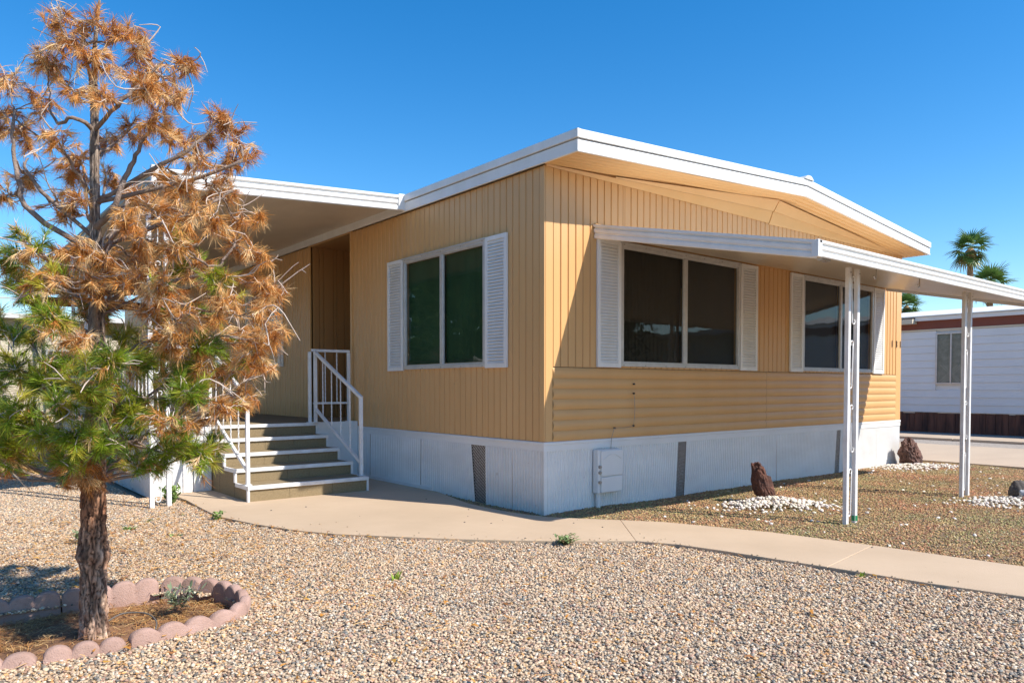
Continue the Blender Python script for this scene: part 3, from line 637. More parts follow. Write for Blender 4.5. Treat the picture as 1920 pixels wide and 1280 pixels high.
m = MB(); m.box(AX1-.035, AX1+.026, AYF-.026, AYF+.03, AZF-.09, AZF+.037); aob(m, 'corner_cap', M['white_trim'], bevel=.004)
m = MB(); m.sweep([(0, -.07), (.03, -.07), (.05, .0), (.03, .03), (0, .05)], (AX0, -.015, AZW), (AX1, -.015, AZW), (0, -1, 0), (0, 0, 1)); aob(m, 'wall_hanger', M['tan_soffit'])
m = MB(); m.box(.80, .92, AYF+.04, AYF+.08, AZF-.09, AZF-.072); aob(m, 'bracket', M['steel'])
for hx, hy in ((1.93, -2.13), (2.80, -2.13)):
    z0 = az(hy)-.06; m = MB(); pts = [(hx, hy, z0), (hx, hy, z0-.07)]+[(hx-.02+.02*math.cos(t), hy, z0-.07-.02*math.sin(t)) for t in np.linspace(.3, 3.6, 9)]
    m.tube(pts, .0045, 6); aob(m, 'hook', M['steel'], smooth=True)

def scroll_post(label, x, y, h, group, zb=GZ, name='porch_post'):
    t = thing(name, label, 'post', (x, y, zb), group); hh = h-zb
    for dx in (-.078, .078):
        m = MB(); m.sweep([(-.021, -.018), (.021, -.018), (.021, .018), (-.021, .018)], (dx, 0, 0), (dx, 0, hh), (1, 0, 0), (0, 1, 0)); m.build('bar', M['rail'], t, bevel=.003)
    n = max(1, round(hh/.62)); L = hh/n
    for k in range(n):
        z0 = k*L+.04; m = MB(); s = 1 if k % 2 == 0 else -1; pts = []
        for a in np.linspace(-4.4, .4, 14): r = .028*(1-.09*(0.4-a)); pts.append((s*(-.024+r*math.cos(a)), 0, z0+.06+r*math.sin(a)))
        e = (s*.004, 0, z0+.09); f_ = (s*.018, 0, z0+L*.72)
        pts = pts+[(s*(.002+.016*q), 0, z0+.08+(L*.62)*q) for q in np.linspace(.15, 1, 6)]
        for a in np.linspace(0, 4.4, 14): r = .026*(1-.09*a); pts.append((s*(-.006+r*math.cos(a)), 0, z0+.08+L*.62+r*math.sin(a)))
        m.tube(pts, .0058, 6); m.build('scroll', M['rail'], t, smooth=True)
    for dx in (-.078, .078): MB().tube([(dx-.006, -.024, hh-.045), (dx-.006, -.030, hh-.045)], .006, 8).build('bolt', M['steel'], t)
    return t
gp = 'white scroll posts holding up the metal roofs'
p1 = scroll_post('white scrollwork awning post nearest the walkway in front of the second window', 1.79, -1.995, az(-1.995)-.085, gp)
m = MB(); m.tube([(.078, -.0, .03), (.078, 0, .075)], .027, 8); m.build('green_wrap', mat('green_tape', (.02, .25, .10), .5), p1)
scroll_post('white scrollwork awning post in the brown chips beside the right edge of the view', 4.345, -1.995, az(-1.995)-.085, gp)

# ------------------------------------------------------------------ porch roof on the long wall
PY0, PY1 = 2.40, 13.5; PX = -2.74
pr = thing('porch_roof', 'long white flat metal porch roof reaching out from the side wall over the steps', 'porch roof')
pz = lambda x: 3.285+(3.285-3.10)*(x/2.74)
n_ = 36; w_ = (PY1-PY0-.06)/n_
for i in range(n_):
    y0 = PY0+.03+i*w_; m = MB(); prof = []
    for j in range(5):
        a = y0+w_*j/5; q = w_/5; prof += [(a+.001, .007), (a+.005, 0), (a+q-.005, 0), (a+q-.001, .007)]
    n = len(prof)
    for x in (PX+.02, -.025): m.v += [(x, y, pz(x)+z) for y, z in prof]
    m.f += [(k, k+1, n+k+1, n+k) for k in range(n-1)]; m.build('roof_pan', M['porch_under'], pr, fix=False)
m = MB(); m.hexa([(PX+.02, PY0+.02, pz(PX)+.012), (-.03, PY0+.02, pz(0)+.012), (-.03, PY1, pz(0)+.012), (PX+.02, PY1, pz(PX)+.012), (PX+.02, PY0+.02, pz(PX)+.05), (-.03, PY0+.02, pz(0)+.05), (-.03, PY1, pz(0)+.05), (PX+.02, PY1, pz(PX)+.05)]); m.build('roof_deck', M['roofwhite'], pr)
m = MB(); m.sweep([(-a*1.2, b*1.45) for a, b in fp], (PX, PY0, pz(PX)+.10), (-.06, PY0, 3.37), (0, 1, 0), (0, 0, 1)); m.build('front_fascia', M['white_trim'], pr)
m = MB(); m.hexa([(-.14, PY0-.03, 3.205), (-.02, PY0-.055, 3.200), (-.02, PY0+.02, 3.200), (-.14, PY0+.02, 3.205), (-.14, PY0-.035, 3.385), (-.02, PY0-.06, 3.385), (-.02, PY0+.02, 3.385), (-.14, PY0+.02, 3.385)]); m.build('end_cap', M['white_trim'], pr, bevel=.006)
m = MB(); m.sweep([(-a*1.2, b*1.25) for a, b in fp], (PX, PY0, pz(PX)+.09), (PX, PY1, pz(PX)+.09), (1, 0, 0), (0, 0, 1)); m.build('side_fascia', M['greymetal'], pr)
m = MB(); m.box(PX-.035, PX+.03, PY0-.033, PY0+.03, 3.03, 3.225); m.build('corner_cap', M['white_trim'], pr, bevel=.004)
m = MB(); m.sweep([(0, -.012), (.025, -.012), (.012, .016), (0, .016)], (-.016, PY0+.03, pz(0)-.004), (-.016, PY1, pz(0)-.004), (-1, 0, 0), (0, 0, 1)); m.build('wall_hanger', M['white_trim'], pr)
m = MB(); m.box(PX+.1, -.03, PY1-.1, PY1, 2.9, 3.08); m.build('beam', M['brown'], pr)
scroll_post('white scrollwork porch post standing in the gravel just left of the steps', -2.66, 2.66, pz(-2.66), gp)
scroll_post('white scrollwork porch post behind the pine, second from the steps', -2.66, 6.9, pz(-2.66), gp)
scroll_post('white scrollwork porch post behind the pine, farthest back along the porch', -2.66, 11.2, pz(-2.66), gp)

# ------------------------------------------------------------------ steps and deck
SX0, SX1 = -1.92, -.575
rises = [.155, .296, .431, .572, .712]; fronts = [2.337, 2.715, 3.055, 3.365, 3.665]
st = thing('porch_steps', 'five wide steps covered in olive brown carpet with white edge trim', 'steps', (-1.25, 2.34, 0))
def sob(mb, name, m, **k):
    o = mb.build(name, m, st, **k); o.matrix_parent_inverse = Matrix.Translation((1.25, -2.34, 0)); return o
for i in range(5):
    zb_ = rises[i-1] if i else -.02; y = fronts[i]; zt_ = rises[i]
    xs = [SX0+.004, SX0+.44+.13*(i % 2), SX0+.92-.1*(i % 3), SX1-.004]
    for a, b in zip(xs[:-1], xs[1:]):
        m = MB(); m.box(a+.0015, b-.0015, y, y+.02, zb_+.001, zt_-.036); sob(m, 'riser', M['carpet'])
    yb = fronts[i+1] if i < 4 else 3.70
    m = MB(); m.box(SX0+.02, SX1-.02, y+.03, yb+.001, zt_-.02, zt_); sob(m, 'tread', M['carpet'], bevel=.003)
    m = MB(); m.box(SX0-.006, SX1+.006, y-.022, y+.030, zt_-.036, zt_+.003); sob(m, 'nosing', M['rail'], bevel=.003)
    for a, b in ((SX0-.008, SX0+.02), (SX1-.02, SX1+.008)): sob(MB().box(a, b, y+.0305, yb-.022, zt_-.036, zt_+.002), 'side_nosing', M['rail'])
    for a, b in ((SX0-.007, SX0+.016), (SX1-.016, SX1+.007)): sob(MB().box(a, b, y-.014, y+.024, zb_+.003, zt_-.037), 'corner_trim', M['rail'])
    m = MB(); m.box(SX0-.001, SX0+.015, y+.026, 3.66, zb_-.037 if i else -.02, zt_-.038); sob(m, 'side_panel', M['carpet'])
    m = MB(); m.box(SX1-.015, SX1+.002, y+.026, 3.66, zb_-.037 if i else -.02, zt_-.038); sob(m, 'side_panel', M['rail'])
for y in (2.72, 3.2):
    m = MB(); m.box(SX0-.0025, SX0+.0, y, y+.004, 0, .29); sob(m, 'seam', M['dark'])
dk = thing('porch_deck', 'raised porch deck with white ribbed skirting behind the pine', 'deck', (-1.3, 5.5, 0))
def dob(mb, name, m, **k):
    o = mb.build(name, m, dk, **k); o.matrix_parent_inverse = Matrix.Translation((1.3, -5.5, 0)); return o
DX, DY0, DY1 = -2.58, 3.45, 9.0
m = MB(); m.box(DX, SX0, DY0, 3.69, .69, .714); m.box(DX, -.03, 3.70, DY1, .69, .714); dob(m, 'floor', M['carpet'])
m = MB(); m.box(DX-.012, SX0-.002, DY0-.014, DY0, .64, .718); m.box(DX-.014, DX, DY0, DY1, .64, .718); dob(m, 'edge_trim', M['rail'])
k = 0; y = DY0
while y < DY1-.01:
    b = min(y+.30, DY1); m = MB(); m.box(DX, DX+.012, y+.003, b-.003, -.03, .64)
    for q in range(4): m.box(DX-.004, DX, y+.02+q*.07, y+.05+q*.07, -.03, .64)
    dob(m, 'skirting_board', M['skirt']); y = b
x = DX+.012
while x < SX0-.03:
    b = min(x+.22, SX0-.01); m = MB(); m.box(x+.003, b-.003, DY0, DY0+.012, -.03, .64)
    for q in range(3): m.box(x+.02+q*.065, min(x+.05+q*.065, b-.004), DY0-.004, DY0, -.03, .64)
    dob(m, 'skirting_board', M['skirt']); x = b
m = MB(); m.box(SX1+.0, -.02, 3.655, 3.70, -.02, .64); m.box(SX1-.0, -.02, 3.64, 3.705, .64, .716); dob(m, 'side_infill', M['skirt'])
m = MB(); m.box(-.50, -.03, 2.3, 2.32, .0, .0005); 

def twist(mb, p0, p1, w=.011, turns=3.):
    p0, p1 = Vector(p0), Vector(p1); n = 22; o = len(mb.v)
    for i in range(n+1):
        q = i/n; t = 2*PI*turns*q; c = p0.lerp(p1, q)
        for k in range(4): a = t+k*PI/2+PI/4; mb.v.append(tuple(c+Vector((math.cos(a)*w*.7, math.sin(a)*w*.7, 0))))
    for i in range(n):
        for k in range(4): q = (k+1) % 4; mb.f.append((o+i*4+k, o+i*4+q, o+i*4+4+q, o+i*4+4+k))
def railing(name, label, segs, posts, bal, loc, group):
    t = thing(name, label, 'railing', loc, group); inv = Matrix.Translation(tuple(-c for c in loc))
    for p0, p1, w, h in segs: o = MB().bar(p0, p1, w, h).build('rail', M['rail'], t, bevel=.003); o.matrix_parent_inverse = inv
    for x, y, z0, z1, w in posts:
        m = MB(); m.box(x-w/2, x+w/2, y-w/2, y+w/2, z0, z1); m.box(x-w, x+w, y-w*.9, y+w*.9, z0, z0+.008); o = m.build('post', M['rail'], t, bevel=.002); o.matrix_parent_inverse = inv
    for p0, p1 in bal: m = MB(); twist(m, p0, p1); o = m.build('baluster', M['rail'], t); o.matrix_parent_inverse = inv
    return t
def stair_rail(label, X, sgn, ret):
    yb, yt = 2.43, 3.63; zb_, zt_ = 1.035, 1.60; lb, ltp = .30, .89
    segs = [((X, yb-.02, zb_), (X, yt+.02, zt_), .032, .038), ((X, yb, lb), (X, yt, ltp), .03, .034)]
    bal = []
    for q in (.22, .42, .62, .82):
        y = yb+(yt-yb)*q; bal.append(((X, y, lb+(ltp-lb)*q), (X, y, zb_+(zt_-zb_)*q)))
    posts = [(X, yb, .157, zb_, .036), (X, yt, .714, zt_, .036)]
    if ret:
        segs += [((X-.02, 3.70, 1.62), (-.10, 3.70, 1.62), .032, .034), ((X, 3.70, .955), (-.10, 3.70, .955), .026, .026)]
        posts += [(X-.045, 3.70, .714, 1.60, .034), (-.115, 3.70, .714, 1.60, .036)]
        bal += [((x, 3.70, .955), (x, 3.70, 1.60)) for x in (-.44, -.28)]
    return railing('stair_railing', label, segs, posts, bal, (X, yb, .157), 'white iron railings on the steps')
stair_rail('white iron stair railing on the house side of the steps with twisted balusters', -.605, 1, True)
stair_rail('white iron stair railing on the pine side of the steps', -1.885, -1, False)
segs = [((DX+.03, DY0+.03, 1.60), (SX0+.02, DY0+.03, 1.60), .032, .034), ((DX+.03, DY0+.03, .82), (SX0+.02, DY0+.03, .82), .026, .026), ((DX+.03, DY0+.03, 1.60), (DX+.03, DY1-.05, 1.60), .032, .034), ((DX+.03, DY0+.03, .82), (DX+.03, DY1-.05, .82), .026, .026)]
posts = [(DX+.03, DY0+.03, .714, 1.6, .036), (DX+.03, 5.3, .714, 1.6, .036), (DX+.03, 7.1, .714, 1.6, .036), (DX+.03, DY1-.05, .714, 1.6, .036)]
bal = [((DX+.03, y, .82), (DX+.03, y, 1.6)) for y in np.arange(DY0+.2, DY1-.1, .17)]+[((x, DY0+.03, .82), (x, DY0+.03, 1.6)) for x in (DX+.2, DX+.36, DX+.52)]
railing('deck_railing', 'white iron deck railing seen through the pine branches', segs, posts, bal, (DX+.03, DY0+.03, .714), None)
# pendant lamp behind the side window
lm = thing('ceiling_lamp', 'small lit lamp glowing behind the dark green side window', 'lamp', (.45, 2.53, 2.06))
m = MB(); m.tube([(0, 0, 1.05), (0, 0, .05)], .004, 6); m.build('cord', M['black'], lm)
m = MB(); m.tube([(0, 0, -.045), (0, 0, -.03), (0, 0, 0), (0, 0, .03), (0, 0, .05)], [.006, .022, .028, .014, .006], 10); m.build('bulb', M['bulb'], lm)

# ------------------------------------------------------------------ the half dead pine
# foliage masses in the tree's own frame: (side, depth, height, radius, share of dead needles)
MASSES = [(0.09,-0.08,2.89,0.122,1),(-0.0,-0.13,2.79,0.09,1),(0.18,-0.03,2.86,0.093,1),(0.1,-0.12,2.72,0.101,1),(-0.05,-0.12,2.89,0.055,1),(-0.13,-0.07,2.69,0.077,1),(-0.29,0.13,2.83,0.059,1),(0.22,0.08,2.84,0.085,1),(0.29,0.14,2.75,0.108,1),(0.49,-0.05,2.71,0.072,1),(0.19,0.03,2.7,0.094,1),(0.45,-0.13,2.53,0.09,1),(0.39,-0.22,2.54,0.083,1),(0.24,-0.31,2.48,0.076,1),(0.08,-0.23,2.52,0.061,1),(-0.42,0.32,2.7,0.085,1),(-0.47,0.18,2.74,0.093,1),(-0.53,0.19,2.59,0.098,1),(-0.46,0.24,2.5,0.094,1),(0.01,-0.27,2.32,0.063,1),(0.41,-0.14,2.43,0.08,1),(0.36,0.09,2.45,0.069,1),(0.11,0.2,2.52,0.093,1),(-0.09,0.33,2.5,0.085,1),(-0.28,0.37,2.43,0.092,1),(0.61,0.0,2.5,0.068,1),(0.67,0.0,2.45,0.073,1),(0.54,0.07,2.42,0.058,1),(0.73,0.0,2.33,0.068,1),(0.68,0.0,2.29,0.052,1),(0.48,-0.02,2.33,0.078,1),(0.64,-0.24,2.21,0.063,1),(-0.3,0.45,2.37,0.076,1),(-0.09,0.38,2.33,0.08,1),(0.33,0.04,2.22,0.089,1),(0.51,-0.17,2.13,0.089,1),(0.51,0.24,2.24,0.078,1),(0.64,0.04,2.13,0.058,1),(0.01,0.4,2.24,0.098,1),(0.15,0.36,2.16,0.103,1),(-0.15,0.01,2.09,0.094,1),(0.0,-0.1,2.1,0.061,1),(-0.33,0.1,2.24,0.069,1),(-0.33,-0.07,2.11,0.077,1),(0.61,-0.32,1.95,0.09,1),(0.65,-0.15,1.99,0.07,1),(0.68,0.14,2.04,0.065,1),(0.81,0.0,2.02,0.047,1),(0.62,-0.49,1.82,0.085,0.8),(0.67,0.08,1.92,0.085,1),(0.83,-0.1,1.84,0.076,1),(0.22,0.04,1.84,0.111,1),(0.1,-0.04,1.82,0.088,1),(0.05,-0.2,1.84,0.089,1),(-0.51,0.64,1.91,0.098,0.9),(-0.04,-0.36,1.81,0.08,0.6),(-0.28,-0.1,1.81,0.086,0.1),(0.05,-0.39,1.67,0.079,0.7),(0.07,0.18,1.73,0.115,1),(0.47,-0.29,1.66,0.101,0.9),(0.36,-0.2,1.55,0.098,1),(0.35,0.28,1.82,0.09,0.5),(0.84,-0.12,1.69,0.091,1),(0.88,0.02,1.67,0.068,1),(0.52,0.4,1.67,0.093,0.9),(0.76,-0.41,1.67,0.065,0.5),(0.94,-0.33,1.54,0.071,1),(0.94,-0.19,1.46,0.069,1),(0.62,0.27,1.49,0.095,0.9),(0.48,0.14,1.56,0.097,0.8),(0.57,-0.35,1.49,0.08,1),(0.49,-0.22,1.41,0.083,1),(0.22,-0.47,1.41,0.063,1),(-0.24,-0.06,1.59,0.087,0.2),(0.23,-0.66,1.48,0.064,0.2),(-0.13,0.29,1.58,0.084,0.3),(-0.75,0.54,1.51,0.114,0.1),(-0.69,0.63,1.46,0.104,0.05),(-0.02,0.34,1.44,0.108,0.05),(-0.05,0.61,1.34,0.122,0.05),(0.44,-0.67,1.3,0.085,0.1),(0.83,-0.17,1.36,0.084,0.9),(0.73,0.27,1.3,0.078,0.8),(0.57,0.26,1.3,0.089,0.7),(0.61,-0.1,1.39,0.081,0.3),(0.26,0.52,1.33,0.107,0.2),(0.29,0.15,1.22,0.103,0.2),(0.6,0.25,1.17,0.089,0.9),(0.79,-0.13,1.14,0.065,1),(0.72,-0.26,1.12,0.072,0.9),(0.82,-0.05,1.42,0.072,1),(0.63,-0.39,1.17,0.083,0.1),(-0.29,-0.15,1.29,0.09,0.05),(-0.63,0.58,1.22,0.103,0.1),(0.01,-0.23,1.29,0.083,0.1),(0.34,-0.63,1.17,0.082,0.05),(0.18,-0.56,1.13,0.088,0.05),(-0.07,-0.37,1.07,0.093,0.05),(-0.63,0.31,1.1,0.113,0.1),(0.19,-0.17,1.07,0.094,0.1),(0.35,-0.25,1.09,0.087,0.1),(0.58,-0.43,1.05,0.083,0.8),(0.32,0.46,1.04,0.094,0.9),(0.37,-0.08,0.96,0.086,0.3),(-0.2,-0.29,0.95,0.091,0.1),(0.07,-0.49,1.0,0.085,0.1),(0.22,-0.52,1.01,0.085,0.05),(0.25,-0.38,0.96,0.084,0.1),(0.07,0.2,0.92,0.093,0.2),(0.57,-0.32,0.91,0.085,0.05),(0.68,-0.34,0.89,0.075,0.05),(0.33,-0.01,0.84,0.083,0.1),(0.35,-0.26,0.85,0.068,0.2),(-0.19,0.53,0.79,0.084,0.4),(-0.2,-0.33,0.86,0.061,0.5),(-0.34,0.03,0.82,0.068,0.3),(0.06,-0.09,0.79,0.061,1),(0.45,-0.09,0.94,0.076,0.15),(0.43,0.35,0.88,0.069,0.1)]
MASSES += [(0.0, -.12, .80, .07, 1), (.03, -.10, .85, .07, 1), (-.03, -.13, .86, .06, 1), (-.42, -.1, .80, .07, 1), (-.30, -.3, .92, .09, .1), (.1, -.35, .90, .09, .1), (-.45, .0, 1.0, .1, .05), (-.5, .05, 1.25, .1, .1), (.45, -.1, 1.25, .1, .3), (.2, -.3, 1.2, .1, .2), (.0, -.3, 1.5, .09, .6), (.3, -.2, 1.72, .1, 1), (.5, .0, 1.78, .1, 1), (.15, -.25, 1.65, .09, 1), (.7, -.2, 1.6, .08, 1), (-.4, .1, 1.72, .09, .3), (.35, -.35, 1.92, .08, 1)]
MASSES += [(.30, -.1, 1.9, .10, 1), (.30, .1, 1.7, .10, 1), (.32, .0, 1.45, .10, .8), (.28, -.2, 1.3, .1, .4), (.42, .1, 1.35, .1, .6), (.33, .2, 1.15, .1, .3), (.30, .1, 2.05, .09, 1), (.15, -.1, 1.75, .1, 1), (.5, -.1, 1.55, .1, .9), (.0, .1, 1.6, .1, .8), (.6, -.1, 1.3, .09, .8), (-.2, .2, 1.7, .1, .8), (-.1, -.2, 1.2, .1, .1), (.1, .2, 1.1, .1, .1)]
LIMBS = [[(0.10,-0.12,2.01),(0.17,-0.12,2.03),(0.22,-0.12,2.18),(0.27,-0.12,2.29),(0.31,-0.12,2.40),(0.36,-0.12,2.52)],[(0.11,-0.12,2.48),(0.20,-0.12,2.51),(0.26,-0.12,2.58),(0.32,-0.12,2.66),(0.39,-0.12,2.74)],[(0.09,-0.12,2.48),(-0.01,-0.12,2.45),(-0.10,-0.12,2.44),(-0.15,-0.12,2.53)],[(0.02,-0.12,1.49),(0.09,-0.12,1.66),(0.13,-0.12,1.83),(0.16,-0.12,1.97),(0.17,-0.12,2.06)],[(-0.12,-0.12,1.90),(-0.21,-0.12,2.01),(-0.28,-0.12,2.18),(-0.32,-0.12,2.35),(-0.32,-0.12,2.50)],[(-0.16,-0.12,1.95),(-0.23,-0.12,2.18),(-0.25,-0.12,2.28)],[(0.40,-0.12,2.14),(0.49,-0.12,2.28),(0.58,-0.12,2.37),(0.65,-0.12,2.46)],[(0.65,-0.12,2.13),(0.71,-0.12,2.23),(0.76,-0.12,2.33)],[(0.13,-0.12,1.86),(0.19,-0.12,1.93),(0.25,-0.12,1.99),(0.31,-0.12,2.02)],[(0.58,-0.12,1.69),(0.61,-0.12,1.74),(0.67,-0.12,1.80),(0.72,-0.12,1.88)],[(0.47,-0.12,1.91),(0.57,-0.12,2.03),(0.65,-0.12,2.08),(0.71,-0.12,2.13)],[(0.01,-0.12,1.11),(0.09,-0.12,1.24),(0.24,-0.12,1.39),(0.42,-0.12,1.45)],[(-0.11,-0.12,1.15),(-0.21,-0.12,1.24),(-0.31,-0.12,1.29)],[(0.09,-0.12,0.89),(0.20,-0.12,0.92),(0.31,-0.12,0.98),(0.41,-0.12,1.04)],[(0.10,-0.12,1.61),(0.22,-0.12,1.64),(0.40,-0.12,1.61),(0.59,-0.12,1.56)],[(0.10,-0.12,2.57),(0.06,-0.12,2.69),(0.02,-0.12,2.84),(-0.05,-0.12,2.97)],]
TB = Vector((-3.871, -1.058, GZ))
pine = thing('pine_tree', 'young pine with rusty dead needles above and green needles on its lower branches', 'tree', tuple(TB))
FH = Vector((.6314, .7755, 0)); RH = Vector((.7755, -.6314, 0))
def tl(a, d, z): return RH*a+FH*d+Vector((0, 0, z))
def axis(z):     # trunk centre line
    pts = [(0, .0, -.005), (.3, .0, 0), (.75, .0, 0), (1.2, .02, .01), (1.7, .035, .0), (2.05, .03, 0), (2.5, .035, 0), (2.8, .04, 0), (3.05, .07, .0)]
    for (z0, a0, d0), (z1, a1, d1) in zip(pts[:-1], pts[1:]):
        if z <= z1: t = max(0, (z-z0)/(z1-z0)); return tl(a0+(a1-a0)*t, d0+(d1-d0)*t, z)
    return tl(.07, 0, z)
def trad(z):
    pts = [(-.1, .076), (0, .068), (.12, .060), (.33, .060), (.385, .074), (.45, .062), (.6, .055), (.70, .051), (.74, .059), (.9, .047), (1.2, .044), (1.7, .034), (2.0, .027), (2.5, .021), (2.8, .013), (3.08, .005)]
    for (z0, r0), (z1, r1) in zip(pts[:-1], pts[1:]):
        if z <= z1: t = (z-z0)/(z1-z0); return r0+(r1-r0)*max(0, t)
    return .004
zs_ = np.concatenate([np.arange(-.08, 1.0, .0065), np.arange(1.0, 3.07, .02)]); NR = 72
tv = []; tcx = []
for z in zs_:
    c = axis(z); r = trad(z)*.93; fine = 1. if z < 1.05 else .5
    for k in range(NR):
        t = 2*PI*k/NR; d = Vector((math.cos(t), math.sin(t), 0))
        q = Vector((d.x*2.6, d.y*2.6, z*9)); w_n = noise.noise(q*1.3)+.5*noise.noise(q*3.1)
        cell = noise.voronoi(Vector((d.x*3.3+w_n*.55, d.y*3.3+w_n*.4, z*17+w_n*1.5)))[0]; e = (cell[1]-cell[0])*(.8+.9*noise.noise(q*.8+Vector((5, 5, 5))))+.10*noise.noise(q*6)
        plate = max(0, min(1, e*4.2)); h = (.0105*plate+.006*noise.noise(q*3)+.007*noise.noise(q*.7))*fine
        kn = math.exp(-((z-.385)/.03)**2)*.010*noise.noise(Vector((d.x*2, d.y*2, 7)))
        p = c+d*(r*(1+.06*noise.noise(Vector((d.x, d.y, z*2))))-.004+h*(r/.06)**.5+kn); tv.append(tuple(p))
        g = noise.noise(Vector((d.x*3, d.y*3, z*6+4))); red = min(1, max(0, .42+.6*noise.noise(Vector((d.x*2, d.y*2, z*2.2+9)))+.7*math.exp(-((z-.62)/.16)**2)))
        hi = 0.16+1.0*plate; up = min(1, max(0, (z-.75)/.9))
        col = np.array([(1.0-.25*red)*(1-up)+.72*up, (1.04-.52*red)*(1-up)+.82*up, (1.08-.68*red)*(1-up)+.92*up])*hi*(1+.45*g)
        tcx.append((*col, 1))
n = len(zs_); tf = [(i*NR+k, i*NR+(k+1) % NR, (i+1)*NR+(k+1) % NR, (i+1)*NR+k) for i in range(n-1) for k in range(NR)]
npmesh('trunk', tv, tf, M['bark'], pine, tcx, smooth=True)
def smoothpath(P, n=4, jit=.0):
    P = [Vector(p) for p in P]; out = []
    for i in range(len(P)-1):
        a = P[max(i-1, 0)]; b = P[i]; c = P[i+1]; d = P[min(i+2, len(P)-1)]
        for j in range(n):
            t = j/n; v = .5*((2*b)+(c-a)*t+(2*a-5*b+4*c-d)*t*t+(3*b-a-3*c+d)*t*t*t)
            out.append(v+Vector((random.gauss(0, jit), random.gauss(0, jit), random.gauss(0, jit))))
    out.append(P[-1]); return out
nodes = []      # limb points later branches may start from
for k, L in enumerate(LIMBS):
    P = [tl(*p) for p in L]
    P[0] = axis(max(.2, L[0][2]-.05))
    for i in range(1, len(P)): P[i] = P[i]+FH*(.0+.1*(i/len(P)))
    pts = smoothpath(P, 4, .004); n = len(pts); r0 = .0155 if k in (0, 3, 4) else .011
    rs = [r0*(1-.62*i/(n-1))*random.uniform(.9, 1.12) for i in range(n)]
    MB().tube(pts, rs, 9).build('branch', M['limb'], pine, smooth=True, fix=False); nodes += [(p, r) for p, r in zip(pts[3:], rs[3:])]
shoots = []; tw = MB()
for k, (a, d, z, r, dead) in enumerate(MASSES):
    end = tl(a, d, z); best = None
    zt = max(.74, z-.10-.42*math.hypot(a, d)) if z < 2.6 else max(2.0, z-.25)
    start = axis(zt); r0 = .0095
    cand = [(p, rr) for p, rr in nodes if (p-end).length < (start-end).length*.75 and p.z < end.z+.05]
    if cand: p, rr = min(cand, key=lambda q: (q[0]-end).length); start = p; r0 = min(rr*.7, .011)
    hd = end-start; mid1 = start+hd*.35+Vector((0, 0, -.05*hd.length+random.uniform(-.02, .02))); mid2 = start+hd*.7+Vector((random.uniform(-.02, .02), random.uniform(-.02, .02), -.02))
    tip = end+hd.normalized()*r*.45
    pts = smoothpath([start, mid1, mid2, end, tip], 4, .003); n = len(pts)
    MB().tube(pts, [max(.0025, r0*(1-.75*i/(n-1))) for i in range(n)], 7).build('branch', M['limb'] if z > .9 else M['limb'], pine, smooth=True, fix=False)
    ns = int(10+r*190); ends = []
    for s in range(ns):
        isdead = random.random() < dead
        if ends and random.random() < .62:
            o_ = random.choice(ends); v = Vector((random.gauss(0, 1), random.gauss(0, 1), random.gauss(0, .7))).normalized()
            ow = (o_-axis(o_.z)); ow.z = 0; ow.normalize()
            v = (v*.8+ow*.45+Vector((0, 0, -.45 if isdead else .15))).normalized(); e = o_+v*random.uniform(.04, .085)
            if (e-end).length > r*1.35: e = o_.lerp(end, .6)+v*.02
        else:
            o_ = pts[int(random.uniform(.4, 1.)*(n-1))]; v = Vector((random.gauss(0, 1), random.gauss(0, 1), random.gauss(0, .8))).normalized()
            e = end+v*r*random.uniform(.3, .95)
        if (e-o_).length < .015: continue
        ends.append(e); sg = -.012 if isdead else .008
        tw.tube([o_, o_.lerp(e, .5)+Vector((random.uniform(-.006, .006), random.uniform(-.006, .006), sg)), e], [.0024, .0021, .0016], 5, cap=False)
        shoots.append((o_.lerp(e, .15), e, isdead, z))
# bare bleached twigs
for k in range(230):
    a, d, z, r, dead = random.choice(MASSES)
    if dead < .5 and random.random() < .5: continue
    p = tl(a, d, z); v = Vector((random.gauss(0, 1), random.gauss(0, 1), random.gauss(0, .8))).normalized(); L = random.uniform(.10, .25)
    q = p+v*L; m_ = p.lerp(q, .5)+Vector((random.gauss(0, .03), random.gauss(0, .03), random.gauss(0, .04)))
    pp = smoothpath([p, m_, q], 4, .001); tw.tube(pp, [.0042*(1-.6*i/(len(pp)-1)) for i in range(len(pp))], 5, cap=False)
    if random.random() < .6:
        s = pp[4]; e = s+(v+Vector((random.gauss(0, .7), random.gauss(0, .7), random.gauss(0, .7)))).normalized()*L*.5; tw.tube([s, s.lerp(e, .5)+Vector((0, 0, .01)), e], [.0024, .002, .0012], 4, cap=False)
tag(tw.build('twigs', M['twig'], pine, smooth=True, fix=False), kind='stuff')
